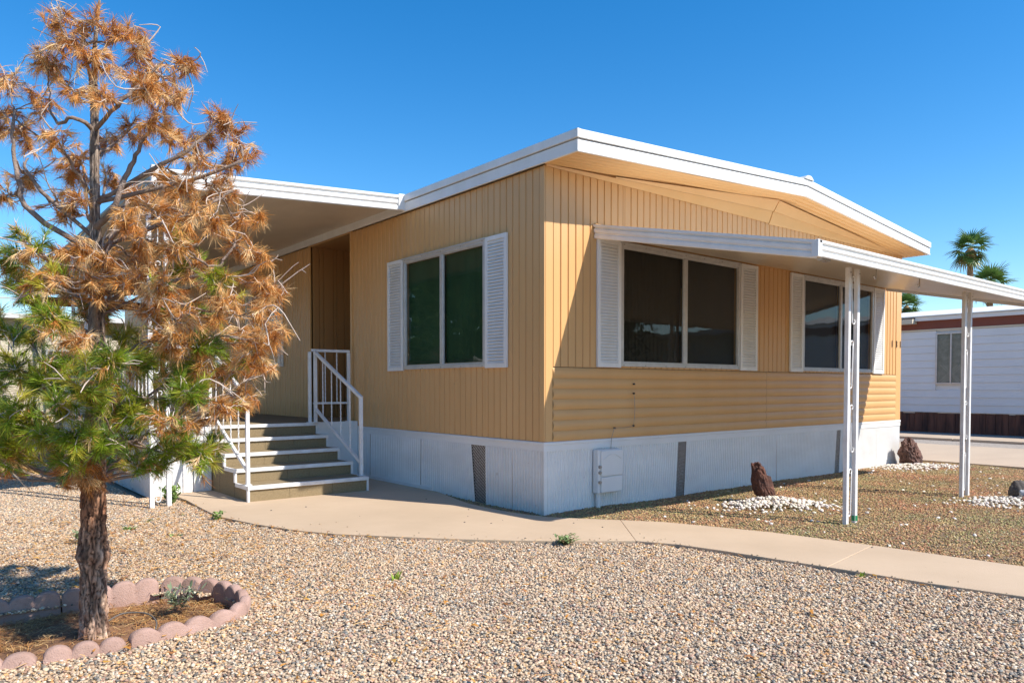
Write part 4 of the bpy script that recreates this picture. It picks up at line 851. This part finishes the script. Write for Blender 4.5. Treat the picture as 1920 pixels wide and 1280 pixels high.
def needles(name, lst, dead, per, m):
    V = []; Cc = []; nseg = 3
    for (o_, e, dd, zc) in lst:
        o_ = np.array(o_); e = np.array(e); ax = e-o_; Ls = np.linalg.norm(ax); ax = ax/max(Ls, 1e-6)
        n = int(per*(.5+Ls*5.5)*rng.choice([.3, .7, 1., 1.25])); n = max(8, min(n, per*2))
        t = rng.random(n)**.75; base = o_+ax*(t[:, None]*Ls)
        rd = rng.normal(size=(n, 3)); rd -= (rd@ax)[:, None]*ax; rd /= np.linalg.norm(rd, axis=1)[:, None]+1e-6
        if dead:
            sp = rng.uniform(.12, .75, (n, 1)); g = rng.uniform(.5, 1.5)
            dr = ax*(1-.35*sp)+rd*sp; clump = rng.normal(size=3)*.3; dr = dr+clump
        else:
            sp = rng.uniform(.35, .95, (n, 1)); g = rng.uniform(.05, .3); dr = ax*1.0+rd*sp
        dr /= np.linalg.norm(dr, axis=1)[:, None]
        ln = rng.uniform(.025, .078, (n, 1)) if dead else rng.uniform(.04, .08, (n, 1))
        curl = rng.normal(size=(n, 3))*(.42 if dead else .14)
        side = np.cross(dr, rng.normal(size=(n, 3))); side /= np.linalg.norm(side, axis=1)[:, None]+1e-6
        w = rng.uniform(.0008, .0013, (n, 1))*(1.0 if dead else 1.05)
        p = base.copy(); q = dr.copy(); rows = []
        for k in range(nseg+1):
            ww = w*(1, .95, .75, .15)[k]; rows.append(p-side*ww); rows.append(p+side*ww)
            q = q+curl*.33; q[:, 2] -= g*.22; q /= np.linalg.norm(q, axis=1)[:, None]; p = p+q*ln/nseg
        V.append(np.stack(rows, 1))
        if dead:
            cb_ = np.array([(.74, .38, .11), (.86, .52, .21), (.62, .27, .06), (.92, .66, .34), (.50, .20, .05)][rng.integers(0, 5)])
        else:
            cb_ = np.array([(.26, .36, .025), (.20, .30, .025), (.37, .42, .03), (.50, .45, .05), (.15, .24, .04)][rng.integers(0, 5)])
        c = cb_*rng.uniform(.6, 1.35, (n, 1)); 
        mixn = rng.random(n) < (.06 if not dead else .03)
        c[mixn] = (.40, .24, .06)
        Cc.append(np.repeat(np.concatenate([c, np.ones((n, 1))], 1)[:, None, :], 2*(nseg+1), 1))
    V = np.concatenate(V); Cc = np.concatenate(Cc); N = len(V); k = 2*(nseg+1)
    b = np.arange(N)[:, None]*k; F = np.concatenate([np.stack([b[:, 0]+2*i, b[:, 0]+2*i+1, b[:, 0]+2*i+3, b[:, 0]+2*i+2], 1) for i in range(nseg)])
    print(name, N, 'needles')
    return npmesh(name, V.reshape(-1, 3), F, m, pine, Cc.reshape(-1, 4), kind='stuff')
needles('dead_needles', [s for s in shoots if s[2]], True, 62, M['needle'])
needles('green_needles', [s for s in shoots if not s[2]], False, 74, M['needle'])

# ------------------------------------------------------------------ scalloped edging round the pine
ringc = [(-5.7, -.42), (-4.9, -.415), (-4.39, -.425), (-3.92, -.465), (-3.46, -.545)]
arc = [(-3.44, -.55), (-3.33, -.62), (-3.235, -.73), (-3.18, -.86), (-3.158, -1.0), (-3.165, -1.13)]
arc2 = [(-3.168, -1.145), (-3.21, -1.24), (-3.29, -1.33), (-3.41, -1.385), (-3.57, -1.415), (-3.80, -1.445)]
frontr = [(-3.815, -1.448), (-4.13, -1.41), (-4.15, -1.407), (-4.62, -1.29), (-4.64, -1.375), (-5.1, -1.2)]
lobe = .122
def edger(path, label, zo=0., tilt=0.):
    P = [Vector((*p, 0)) for p in path]; P = smoothpath(P, 10) if len(P) > 2 else [P[0].lerp(P[1], i/40) for i in range(41)]
    cum = [0]
    for a, b in zip(P[:-1], P[1:]): cum.append(cum[-1]+(b-a).length)
    L = cum[-1]; nl = max(1, round(L/lobe)); ns = nl*10; c0 = P[0].lerp(P[-1], .5); c0.z = GZ
    def at(s):
        for i in range(len(cum)-1):
            if s <= cum[i+1]+1e-9: t = (s-cum[i])/(cum[i+1]-cum[i]); return P[i].lerp(P[i+1], t), (P[i+1]-P[i]).normalized()
        return P[-1], (P[-1]-P[-2]).normalized()
    m = MB(); K = None; th = .026
    for j in range(ns+1):
        s = L*j/ns*.997; p, d = at(s); nn = Vector((d.y, -d.x, 0)); u = ((s/L*nl) % 1.)*2-1
        if j == ns: u = 1
        zt = .060+.034*max(0, 1-u*u)**.62+zo+tilt*(s/L-.5)+.003*nz(p.x*3, p.y*3, 2)
        sec = [(-th, -.09), (-th, zt-.012), (-th*.8, zt-.004), (-th*.45, zt), (th*.45, zt), (th*.8, zt-.004), (th, zt-.012), (th, -.09)]; K = len(sec)
        for q, z in sec: v = p+nn*(q+.0015*nz(p.x*9, z*30+p.y*9, 1)); m.v.append((v.x-c0.x, v.y-c0.y, z))
    for j in range(ns):
        for k in range(K-1): m.f.append((j*K+k, j*K+k+1, (j+1)*K+k+1, (j+1)*K+k))
    m.f.append(tuple(range(K))); m.f.append(tuple(range(ns*K, ns*K+K)))
    o = m.build('edging_block', M['edger'], None, smooth=False, loc=tuple(c0)); o.data.shade_smooth()
    o.rotation_euler = (random.uniform(-.04, .04), random.uniform(-.03, .03), random.uniform(-.02, .02))
    mdl = o.modifiers.new('split', 'EDGE_SPLIT'); mdl.split_angle = math.radians(50)
    return tag(o, label, 'edging block', 'scalloped concrete edging blocks round the pine')
edger([(-4.41, -.43), (-4.9, -.42)], 'shaded scalloped pink edging block in the back row at the left picture edge', -.01, .01)
edger([(-3.935, -.462), (-4.395, -.428)], 'scalloped pink edging block in the back row left of the pine trunk, in dappled shade', .0)
edger([(-3.925, -.464), (-3.455, -.547)], 'straight scalloped pink edging block in the back row right of the pine trunk', .008)
edger(arc, 'curved scalloped pink edging block at the back of the right bend, behind the small weed', .006)
edger(arc2, 'curved scalloped pink edging block forming the front of the right bend', .0)
edger(frontr[:2], 'scalloped pink edging block in the front row directly below the pine trunk', -.012)
edger(frontr[2:4], 'scalloped pink edging block in the front row at the lower left corner', -.018)
edger([(-4.92, -.42), (-5.4, -.42)], 'scalloped pink edging block ending the back row left of the frame', -.01) if False else None
soilz = lambda x, y: -.072+.030*math.exp(-((x-TB.x)**2+(y-TB.y)**2)/.03)+.014*nz(x, y, 3, 1)+.008*nz(x, y, 9, 4)-.012*(nz(x, y, 2, 6) > .2)
tag(sheet('soil', -5.71, -3.09, -1.71, -.29, .03, lambda x, y: True, soilz, M['soil']), kind='structure')

# litter: fallen needles and dry leaf flakes
def litter(name, label, pts, zf, lmin, lmax, cols, wide=.0012, lift=.012):
    V = []; Cc = []; F = []
    for (x, y) in pts:
        L = random.uniform(lmin, lmax); a = random.uniform(0, 2*PI); d = Vector((math.cos(a), math.sin(a), random.uniform(-.12, .25))); s = Vector((-d.y, d.x, random.uniform(-.4, .4))).normalized()*wide*random.uniform(.7, 1.5)
        p = Vector((x, y, zf(x, y)+lift*random.uniform(.3, 1.2))); b = Vector((random.gauss(0, .12), random.gauss(0, .12), random.gauss(0, .1)))*L
        q = [p-d*L/2, p+b, p+d*L/2]; o = len(V)
        for k, c in enumerate(q): w = (.6, 1, .3)[k]; V += [tuple(c-s*w), tuple(c+s*w)]
        F += [(o, o+1, o+3, o+2), (o+2, o+3, o+5, o+4)]
        cc = np.array(random.choice(cols))*random.uniform(.7, 1.25); Cc += [(*cc, 1)]*6
    o = npmesh(name, V, F, M['litter'], None, Cc); return tag(o, label, 'litter', kind='stuff')
BR = [(.45, .22, .07), (.52, .30, .11), (.36, .16, .05), (.58, .38, .17)]
pts = []
while len(pts) < 5200:
    x, y = random.uniform(-4.9, -3.18), random.uniform(-1.48, -.48)
    if inpoly(x, y, RING_IN) and random.random() < .25+.75*(nz(x, y, 3, 12) > -.1)*(math.hypot(x-TB.x, y-TB.y) > .22): pts.append((x, y))
litter('needle_litter', 'rusty fallen needles lying on the red soil round the pine trunk', pts, soilz, .03, .09, BR, .0013, .02)
pts = []
while len(pts) < 5500:
    x, y = random.gauss(-3.4, .9), random.gauss(.7, 1.2)
    if infront(x, y): pts.append((x, y))
while len(pts) < 7000:
    x, y = random.uniform(-5, .5), random.uniform(-3.6, 3)
    if infront(x, y): pts.append((x, y))
litter('needle_litter', 'fallen pine needles scattered thin over the front gravel', pts, gz, .03, .08, [(.62, .34, .12), (.70, .44, .18), (.5, .24, .08)], .002, .026)
pts = []
while len(pts) < 700:
    x, y = (random.uniform(-5, .4), random.uniform(-3.6, 3.2)) if random.random() < .6 else (random.gauss(-3.3, .7), random.gauss(.6, 1.1))
    if infront(x, y): pts.append((x, y))
for t in np.linspace(0, 9, 90):
    i = int(t); q = lerp(low[i], low[i+1], t-i); pts.append((q[0]-random.uniform(.0, .09), q[1]+random.uniform(-.04, .04)))
litter('dry_leaves', 'small curled orange dry leaves lying on the front gravel', pts, gz, .022, .05, [(.50, .22, .04), (.56, .30, .06), (.36, .15, .05)], .007, .026)
pts = [(random.uniform(.6, 7.9), random.uniform(-4.5, -.2)) for _ in range(900)]; pts = [p for p in pts if inpoly(*p, YARD) and not inpoly(*p, PATH)]
litter('straw_bits', 'pale straw and leaf bits lying on the brown yard chips', pts, yardz, .015, .05, [(.5, .4, .2), (.55, .45, .28), (.35, .3, .1)], .003, .02)
hose = MB(); pts = smoothpath([(-3.80, -.98, .0), (-3.72, -.93, .012), (-3.63, -1.0, .012), (-3.61, -1.12, .0), (-3.63, -1.2, -.02)], 5); hose.tube([(p.x, p.y, p.z-.014) for p in pts], .004, 8)
tag(hose.build('drip_hose', mat('hose_rubber', (.13, .115, .10), .6), smooth=True), 'short dark drip hose curving over the soil right of the pine trunk', 'hose')

# ------------------------------------------------------------------ rocks and white stones
def rock(name, label, loc, size, m, seed, lean=(0, 0), sub=5, rough=.35, taper=0.):
    b = bmesh.new(); bmesh.ops.create_icosphere(b, subdivisions=sub, radius=1.)
    for v in b.verts:
        c = v.co.copy(); s = Vector((seed*5.3, seed*1.7, seed))
        d = .30*noise.noise(c*1.1+s)+rough*.55*noise.noise(c*2.6+s)+rough*.30*noise.noise(c*6+s)+rough*.16*noise.noise(c*14+s)-rough*.25*abs(noise.noise(c*4.2+s))
        c *= 1+d; tt = 1-taper*(c.z*.5+.5)
        c = Vector((c.x*size[0]*tt, c.y*size[1]*tt, c.z*size[2])); c.x += lean[0]*c.z; c.y += lean[1]*c.z; v.co = c
    me = bpy.data.meshes.new(name); b.to_mesh(me); b.free(); me.materials.append(m); me.shade_smooth()
    o = bpy.data.objects.new(name, me); COL.objects.link(o); o.location = loc; return tag(o, label, 'rock')
rock('lava_rock', 'tall dark red lava rock standing upright on white pebbles before the first window', (2.27, -.84, .13), (.095, .10, .255), M['lava'], 2.3, (-.20, .15), 6, .30, -.05)
rock('lava_rock', 'broad brown lava rock standing at the far corner of the home', (7.20, -.24, .15), (.21, .16, .26), M['lava2'], 5.2, (-.12, .1), 6, .42, .35)
rock('dark_rock', 'dark round rock at the right picture edge', (4.47, -2.46, .06), (.095, .09, .11), M['darkrock'], 7.7, (0.1, 0), 4, .2)
rock('red_rock', 'flat orange red rock leaning in front of the dark round rock', (4.30, -2.60, .0), (.12, .06, .045), M['redrock'], 9.1, (0, 0), 4, .2)
rock('pale_rock', 'small pale blue grey rock between the dark and red rocks', (4.37, -2.53, .06), (.035, .03, .04), M['paleRock'], 3.9, (0, 0), 4, .1)
wm = mat('white_quartz', (.80, .75, .68), .6, (.68, .60, .50), 25., attr='Col')
def whitestones(label, n, f, seed):
    r = np.random.default_rng(seed); b = bmesh.new(); bmesh.ops.create_icosphere(b, subdivisions=2, radius=1.); bv = np.array([v.co for v in b.verts]); bf = np.array([[v.index for v in q.verts] for q in b.faces]); b.free()
    V = []; F = []; Cc = []
    for i in range(n):
        x, y, z = f(r); s = r.uniform(.011, .024); sc = s*np.array([1, r.uniform(.6, .9), r.uniform(.5, .8)])
        dd = 1+.25*np.array([noise.noise(Vector(v*1.3+i)) for v in bv]); v = bv*dd[:, None]*sc
        a, c = r.uniform(0, 6.28), r.uniform(-.7, .7); R1 = np.array([[math.cos(a), -math.sin(a), 0], [math.sin(a), math.cos(a), 0], [0, 0, 1]]); R2 = np.array([[1, 0, 0], [0, math.cos(c), -math.sin(c)], [0, math.sin(c), math.cos(c)]])
        v = v@R2.T@R1.T+[x, y, z]; F.append(bf+len(V)*len(bv)); V.append(v); k = r.uniform(.75, 1.08); cc = (k, k*r.uniform(.93, 1), k*r.uniform(.85, 1), 1); Cc += [cc]*len(bv)
    o = npmesh('white_pebbles', np.concatenate(V), np.concatenate(F), wm, None, Cc, smooth=True); return tag(o, label, 'pebbles', kind='stuff')
def pile(cx_, cy_, sx, sy, h, ang=0):
    def f(r):
        u, v = r.normal(0, .42), r.normal(0, .42); ca, sa = math.cos(ang), math.sin(ang)
        x = cx_+u*sx*ca-v*sy*sa; y = cy_+u*sx*sa+v*sy*ca; return x, y, -.012+h*math.exp(-(u*u+v*v)/.35)*r.uniform(.5, 1)+yardz(x, y)*.5
    return f
whitestones('spread pile of white pebbles at the foot of the tall red lava rock', 620, pile(2.14, -1.05, .66, .40, .09, -.45), 1)
whitestones('spread of white pebbles before the brown rock at the far corner', 520, pile(7.05, -.38, .85, .42, .05, -.5), 2)
whitestones('white pebbles under the dark and red rocks at the right picture edge', 620, pile(4.35, -2.55, .72, .42, .05, -.5), 3)
def sparse(r):
    while True:
        x, y = r.uniform(.6, 7.8), r.uniform(-4.2, -.1)
        if inpoly(x, y, YARD) and not inpoly(x, y, PATH): return x, y, yardz(x, y)+.004
whitestones('stray white pebbles scattered over the brown yard chips', 150, sparse, 4)

# ------------------------------------------------------------------ weeds
def weed(label, x, y, z, h, n, cols, w=.007, spread=1., name='weed', upright=.6, stems=0):
    V = []; F = []; Cc = []
    for i in range(n):
        a = random.uniform(0, 2*PI); el = random.uniform(.2, 1.2)*spread; L = h*random.uniform(.5, 1.15)*(.42 if stems else 1); d = Vector((math.cos(a)*el, math.sin(a)*el, upright+random.uniform(0, .5))).normalized()
        p = Vector((random.gauss(0, .012), random.gauss(0, .012), 0)); st0 = random.uniform(0, .8)*h if stems else 0; p.z += st0; p.x += random.choice((-.5, -.2, .1, .45))*st0*spread; p.y += random.choice((-.4, 0, .35))*st0*spread; s = d.cross(Vector((0, 0, 1))).normalized(); ww = w*random.uniform(.6, 1.3); o = len(V); q = d.copy()
        prof = (.35, .9, 1., .75, .1)
        for k in range(5):
            jag = 1+.35*(k % 2)*random.uniform(-1, 1); V += [tuple(p-s*ww*prof[k]*jag), tuple(p+Vector((0, 0, -ww*.3*prof[k]))), tuple(p+s*ww*prof[k]*jag)]
            q.z -= .22*random.random(); q.normalize(); p = p+q*L/4
        for k in range(4):
            b = o+3*k; F += [(b, b+1, b+4, b+3), (b+1, b+2, b+5, b+4)]
        c = np.array(random.choice(cols))*random.uniform(.75, 1.25); Cc += [(*c, 1)]*15
    o = npmesh(name, V, F, M['leaf'], None, Cc); o.location = (x, y, z); return tag(o, label, 'weed')
G1 = [(.22, .33, .09), (.17, .27, .07), (.28, .38, .12)]; G2 = [(.24, .28, .13), (.17, .23, .10), (.33, .35, .20)]; G3 = [(.25, .36, .05), (.32, .40, .06)]
weed('bushy green weed growing at the gravel edge of the walkway near the home corner', -.76, -1.10, -.03, .55*0.17, 190, [(.22, .32, .12), (.28, .37, .16), (.16, .24, .09), (.30, .22, .13)], .010, 2.0, stems=1)
weed('bright green seedling alone in the middle of the front gravel', -2.27, -1.18, -.03, .075, 12, G3, .010, 1.)
weed('leafy green weed at the left tip of the walkway in front of the steps', -2.45, 1.62, -.03, .10, 50, G1, .012, 1.5, stems=1)
m_ = weed('grey green spiky weed growing inside the edging ring right of the trunk', -3.44, -.92, -.03, .13, 170, [(.36, .42, .26), (.28, .35, .20), (.45, .49, .34), (.20, .15, .15)], .006, 1.7, upright=.6, stems=1)
weed('dusty green weed tuft behind the pine trunk on its left', -3.55, 1.25, -.03, .12, 110, G2, .010, 1.3, stems=1)
weed('small flat green weed just right of the pine trunk', -3.17, 1.6, -.03, .07, 40, G1, .010, 1.4)
weed('low olive weed patch in the gravel before the porch post', -2.95, 1.9, -.03, .05, 90, [(.22, .24, .08), (.28, .26, .10)], .006, 2.5)
weed('green weed clump growing at the base of the porch post', -2.52, 2.85, -.03, .20, 120, G1, .014, 1., stems=1)
weed('tiny green sprig at the gravel edge of the walkway on the right', .0, -2.95, -.03, .05, 9, G3, .010, 1.)
weed('faint yellow green grass tuft in the gravel right of the edging ring', -1.35, -2.05, -.035, .035, 26, [(.36, .34, .14)], .004, 2.)
weed('low brown green weed mat beside the left tip of the walkway', -2.62, 2.05, -.035, .05, 120, [(.30, .20, .09), (.22, .24, .08)], .006, 2.8)
weed('small green weed in the gravel between the pine and the walkway', -2.95, 1.05, -.03, .055, 18, G1, .010, 1.3)

# ------------------------------------------------------------------ fan palms beyond the homes
def palm(label, x, y, ztop, R, n, seed, grp):
    random.seed(seed); t = thing('fan_palm', label, 'palm tree', (x, y, 0), grp)
    pts = [(0, 0, 0), (.1, 0, ztop*.3), (.05, 0, ztop*.6), (0, 0, ztop-.2)]; r = R*.115
    m = MB(); m.tube(smoothpath(pts, 6), [r*1.15]*6+[r]*13, 10); m.build('trunk', M['palmtrunk'], t, smooth=True, fix=False)
    m = MB(); m.tube([(0, 0, ztop-R*.62), (0, 0, ztop-R*.45), (0, 0, ztop-R*.15), (0, 0, ztop)], [r*1.05, r*2.1, r*1.7, r*.6], 10); m.build('boot_skirt', M['palmdead'], t, smooth=True, fix=False)
    # one frond mesh: stalk plus folded blades, shared
    def frond(dead):
        V = []; F = []; Cc = []; ps = R*.40
        cst = (.22, .24, .08) if not dead else (.3, .2, .08)
        for k in range(6):
            q = k/5; V += [(q*ps, -.02*R*.5, -.06*q*q*R), (q*ps, .02*R*.5, -.06*q*q*R)]; Cc += [(*cst, 1)]*2
        F += [(2*k, 2*k+1, 2*k+3, 2*k+2) for k in range(5)]
        nb = 19; hub = Vector((ps, 0, -.06*R))
        for b in range(nb):
            a = (b/(nb-1)-.5)*3.7; L = R*.64*(1-.18*abs(a)/1.9)*random.uniform(.88, 1.08); o = len(V); fold = .02*R*(1 if b % 2 else -1)
            d = Vector((math.cos(a), math.sin(a), 0)); s = Vector((-d.y, d.x, 0)); dr = random.uniform(.25, .7)*(1.6 if dead else 1)
            for k, (q, w) in enumerate(((0, .012), (.35, .030), (.65, .022), (.85, .012), (1, .003))):
                p = hub+d*L*q*(1-.12*q*dr)+Vector((0, 0, fold*q-dr*L*.55*max(0, q-.35)**1.6*2)); V += [tuple(p-s*w*R), tuple(p+s*w*R)]
                g = random.uniform(.85, 1.15); c = ((.11*g, .20*g, .045*g) if q < .8 else (.14*g, .17*g, .05*g)) if not dead else (.36*g, .27*g, .10*g); Cc += [(*c, 1)]*2
            F += [(o+2*k, o+2*k+1, o+2*k+3, o+2*k+2) for k in range(4)]
        return V, F, Cc
    protos = []
    for dd in (False, False, True):
        protos.append(npmesh('frond', *frond(dd)[:2], M['palmleaf'], t, frond(dd)[2]))
    for k in range(n):
        q = k/n; kind = 2 if q > .90 else k % 2; o = protos[kind] if k in (0, 1) or (kind == 2 and 'u' not in protos[2]) else protos[kind].copy()
        if o is not protos[kind]: COL.objects.link(o); o.parent = t
        if kind == 2: protos[2]['u'] = 1
        el = 1.35-2.45*q**.85+random.uniform(-.12, .12); az_ = k*2.39996+random.uniform(-.2, .2); s = random.uniform(.85, 1.08)
        o.location = (0, 0, ztop-.2*R*q*.4); o.rotation_euler = Matrix.Rotation(az_, 3, 'Z').to_euler() if False else (Matrix.Rotation(az_, 3, 'Z') @ Matrix.Rotation(-el, 3, 'Y') @ Matrix.Rotation(random.uniform(-.3, .3), 3, 'X')).to_euler(); o.scale = (s, s, s)
    return t
gpn = 'fan palms rising beyond the homes'
palm('tallest fan palm against the sky above the awning edge', 62.3, 18.2, 12.4, 1.95, 24, 1, gpn)
palm('second fan palm partly hidden low behind the tallest one', 80.2, 22.6, 11.6, 2.5, 26, 2, gpn)
palm('small distant fan palm top peeking over the roof by the home corner', 89.6, 34.6, 11.0, 2.2, 28, 3, gpn)
random.seed(77)

# ------------------------------------------------------------------ neighbour across the driveway
NX = 16.35; nb = thing('neighbour_home', 'white clapboard mobile home with brown trim and skirt across the driveway', 'mobile home', (NX, 2, 0))
def nob(mb, name, m, **k):
    o = mb.build(name, m, nb, **k); o.matrix_parent_inverse = Matrix.Translation((-NX, -2, 0)); return o
NY0, NY1 = -9., 5.6
wh = (2.24, 2.90, 1.27, 2.53)   # window y0,y1,z0,z1
m = MB(); m.box(NX+.03, NX+5, NY0, NY1, .0, 2.9); nob(m, 'wall', M['clap'])
rowsn = 11; zb, zt = .50, 2.63; h = (zt-zb)/rowsn
for r in range(rowsn):
    z0 = zb+r*h; z1 = z0+h-.003; cuts_ = [NY0, -5.2+.7*(r % 2), -1.3-.5*(r % 3), NY1]
    for a, b in zip(cuts_[:-1], cuts_[1:]):
        sg = [(a, b)]
        if z1 > wh[2]-.04 and z0 < wh[3]+.04:
            sg = []
            if a < wh[0]-.05: sg.append((a, min(b, wh[0]-.04)))
            if b > wh[1]+.05: sg.append((max(a, wh[1]+.04), b))
            if not (a < wh[1] and b > wh[0]): sg = [(a, b)]
        for c, d in sg:
            m = MB(); m.hexa([(NX-.022, c+.001, z0), (NX-.022, d-.001, z0), (NX+.03, d-.001, z0), (NX+.03, c+.001, z0), (NX-.003, c+.001, z1), (NX-.003, d-.001, z1), (NX+.03, d-.001, z1), (NX+.03, c+.001, z1)]); nob(m, 'clapboard', M['clap'])
y = NY0
while y < NY1-.05:
    w = random.choice((.14, .19, .22)); b = min(y+w, NY1); m = MB(); t = random.uniform(.0, .015); m.box(NX-.012-t, NX+.029, y+.004, b-.004, -.04, .46+random.uniform(-.0, .03)); nob(m, 'skirt_board', M['brownskirt']); y = b
m = MB(); m.box(NX-.03, NX+.03, NY0, NY1, 2.635, 2.675); nob(m, 'wall_trim', M['creamwall'])
m = MB(); m.box(NX-.02, NX+.03, NY0, NY1, 2.68, 2.90); nob(m, 'brown_band', M['brown'])
m = MB(); m.box(NX-.14, NX+.03, NY0-.1, 3.42, 2.90, 3.0); nob(m, 'fascia', M['clap'])
m = MB(); m.box(NX-.30, NX+.03, 3.425, NY1+.1, 2.83, 2.95); nob(m, 'gutter', M['creamwall'])
m = MB(); m.hexa([(NX-.18, NY0-.1, 3.003), (NX+2.6, NY0-.1, 3.36), (NX+2.6, NY1+.1, 3.36), (NX-.18, NY1+.1, 3.003), (NX-.18, NY0-.1, 3.03), (NX+2.6, NY0-.1, 3.41), (NX+2.6, NY1+.1, 3.41), (NX-.18, NY1+.1, 3.03)]); m.hexa([(NX+2.6, NY0-.1, 3.36), (NX+5.3, NY0-.1, 3.0), (NX+5.3, NY1+.1, 3.0), (NX+2.6, NY1+.1, 3.36), (NX+2.6, NY0-.1, 3.41), (NX+5.3, NY0-.1, 3.05), (NX+5.3, NY1+.1, 3.05), (NX+2.6, NY1+.1, 3.41)]); nob(m, 'roof', M['roofwhite'])
m = MB()
for a, b, c, d in ((wh[0]-.04, wh[1]+.04, wh[2]-.04, wh[2]), (wh[0]-.04, wh[1]+.04, wh[3], wh[3]+.04), (wh[0]-.04, wh[0], wh[2], wh[3]), (wh[1], wh[1]+.04, wh[2], wh[3]), (2.555, 2.59, wh[2], wh[3])): m.box(NX-.05, NX+.0, a, b, c, d)
wn = nob(m, 'window', M['alu'])
curt = mat('lace_curtain', (.42, .44, .42), .9, (.25, .28, .27), 10., (1, 1, 1), 1.2)
m = MB(); m.box(NX-.012, NX-.008, wh[0], wh[1], wh[2], wh[3]); m.build('curtain', curt, wn)
m = MB()
for k in range(-8, 14):
    for s in (1, -1):
        y0 = wh[0]+k*.07; p0 = (NX-.016, y0, wh[2]+.01); p1 = (NX-.016, y0+s*.45, wh[2]+.46)
        if wh[0]+.02 < min(p0[1], p1[1]) and max(p0[1], p1[1]) < wh[1]-.02: m.bar(p0, p1, .008, .004, (1, 0, 0))
tag(m.build('lattice_print', M['clap'], wn), kind='stuff')
for a, b in ((wh[0], 2.555), (2.59, wh[1])):
    m = MB(); m.add([(NX-.03, a, wh[2]), (NX-.03, b, wh[2]), (NX-.03, b, wh[3]), (NX-.03, a, wh[3])], [(0, 1, 2, 3)]); m.build('pane', M['glass'], wn)

# cream home far behind the porch
ch = thing('cream_home', 'cream block home seen through the pine beyond the porch', 'mobile home', (-3, 19, 0))
def cob(mb, name, m, **k):
    o = mb.build(name, m, ch, **k); o.matrix_parent_inverse = Matrix.Translation((3, -19, 0)); return o
m = MB(); m.box(-9, 3.2, 19.03, 26, 0, 3.0); cob(m, 'wall', M['creamwall'])
for r in range(14):
    z0 = .05+r*.2
    for k in range(14):
        a = -9+.85*k+(.42 if r % 2 else 0); m = MB(); m.box(a+.006, min(3.19, a+.844), 18.99, 19.028, z0+.005, z0+.195); cob(m, 'block', M['creamwall'])
m = MB(); m.box(-9.4, 3.6, 18.6, 26.4, 3.0, 3.12); cob(m, 'roof', M['roofwhite'])
for a in (-4.6, -1.6, 1.2):
    m = MB(); m.box(a, a+1.1, 18.95, 18.989, 1.2, 2.2); w_ = cob(m, 'window', M['alu']); m = MB(); m.box(a+.05, a+1.05, 18.94, 18.949, 1.25, 2.15); m.build('pane', M['dark'], w_)
m = MB(); m.tube(smoothpath([(-3.05, 16.6, 0), (-3.0, 16.6, 2), (-3.05, 16.7, 4.2)], 4), [.10]*9, 8); tt = thing('utility_pole', 'thin brown wooden pole beyond the porch at the left picture edge', 'pole', (0, 0, 0)); m.build('shaft', M['palmtrunk'], tt, fix=False)

# ------------------------------------------------------------------ what the windows mirror: trees and a home off to both sides
def bushy(name, label, x, y, h, r, seed, cat='tree'):
    rg = np.random.default_rng(seed); t = thing(name, label, cat, (x, y, 0))
    m = MB(); m.tube([(0, 0, -.1), (.05, 0, h*.3), (0, .05, h*.6)], [.16, .13, .07], 8); m.build('trunk', M['limb'], t, fix=False)
    N = 16000; cen = rg.normal(size=(34, 3)); cen /= np.linalg.norm(cen, axis=1)[:, None]; cen = cen*[r*.75, r*.75, h*.30]*rg.uniform(.35, 1, (34, 1))+[0, 0, h*.62]
    p = cen[rg.integers(0, 34, N)]+rg.normal(size=(N, 3))*r*.2; a = rg.normal(size=(N, 3)); a /= np.linalg.norm(a, axis=1)[:, None]; b = np.cross(a, rg.normal(size=(N, 3))); b /= np.linalg.norm(b, axis=1)[:, None]
    s = .10*rg.uniform(.6, 1.3, (N, 1)); V = np.stack([p-a*s, p+b*s*.5, p+a*s, p-b*s*.5], 1).reshape(-1, 3); F = np.arange(N*4).reshape(-1, 4)
    c = np.array([.06, .105, .025])*rg.uniform(.6, 1.5, (N, 1)); Cc = np.repeat(np.concatenate([c, np.ones((N, 1))], 1)[:, None], 4, 1).reshape(-1, 4)
    npmesh('crown', V, F, M['leaf'], t, Cc, kind='stuff'); return t
bushy('leafy_tree', 'large green leafy tree left of the yard, mirrored in the side window', -9.5, 9.0, 6.5, 2.6, 1)
bushy('leafy_tree', 'tall green leafy tree farther back on the left, outside the frame', -8.5, 14.5, 7.0, 2.8, 2)
bushy('leafy_tree', 'rounded green tree left of the yard nearest the street', -11.5, 3.5, 6.0, 2.6, 3)
bushy('leafy_tree', 'green tree across the street on the right, mirrored in the end windows', 14.5, -13.5, 6.5, 3.0, 4)
bushy('leafy_tree', 'green tree across the street behind the yard', 8.0, -17, 6.0, 2.8, 5)
hb = MB(); hb.box(-15, -14, -4, 26, -.1, 3.4).box(-15, -3.9, 27.5, 28.5, -.1, 2.6)  # solid green block added out of view to fill sky gaps in the window reflection
tag(hb.build('reflection_hedge', M['reflection_hedge'], None, bevel=.15), 'long green block added out of view to darken the side window reflection', 'reflection_hedge')
hm = thing('carport_home', 'beige home across the street behind the viewer', 'mobile home', (20, -12, 0))
def hob(mb, name, m, **k):
    o = mb.build(name, m, hm, **k); o.matrix_parent_inverse = Matrix.Translation((-20, 12, 0)); return o
m = MB(); m.box(17, 30, -16, -8, 0, 3); hob(m, 'wall', M['creamwall']); m = MB(); m.box(16.6, 30.4, -16.4, -7.6, 3, 3.15); hob(m, 'roof', M['roofwhite'])
m = MB(); m.box(16.96, 16.99, -11, -9.4, 1.1, 2.2); hob(m, 'window', M['alu'])
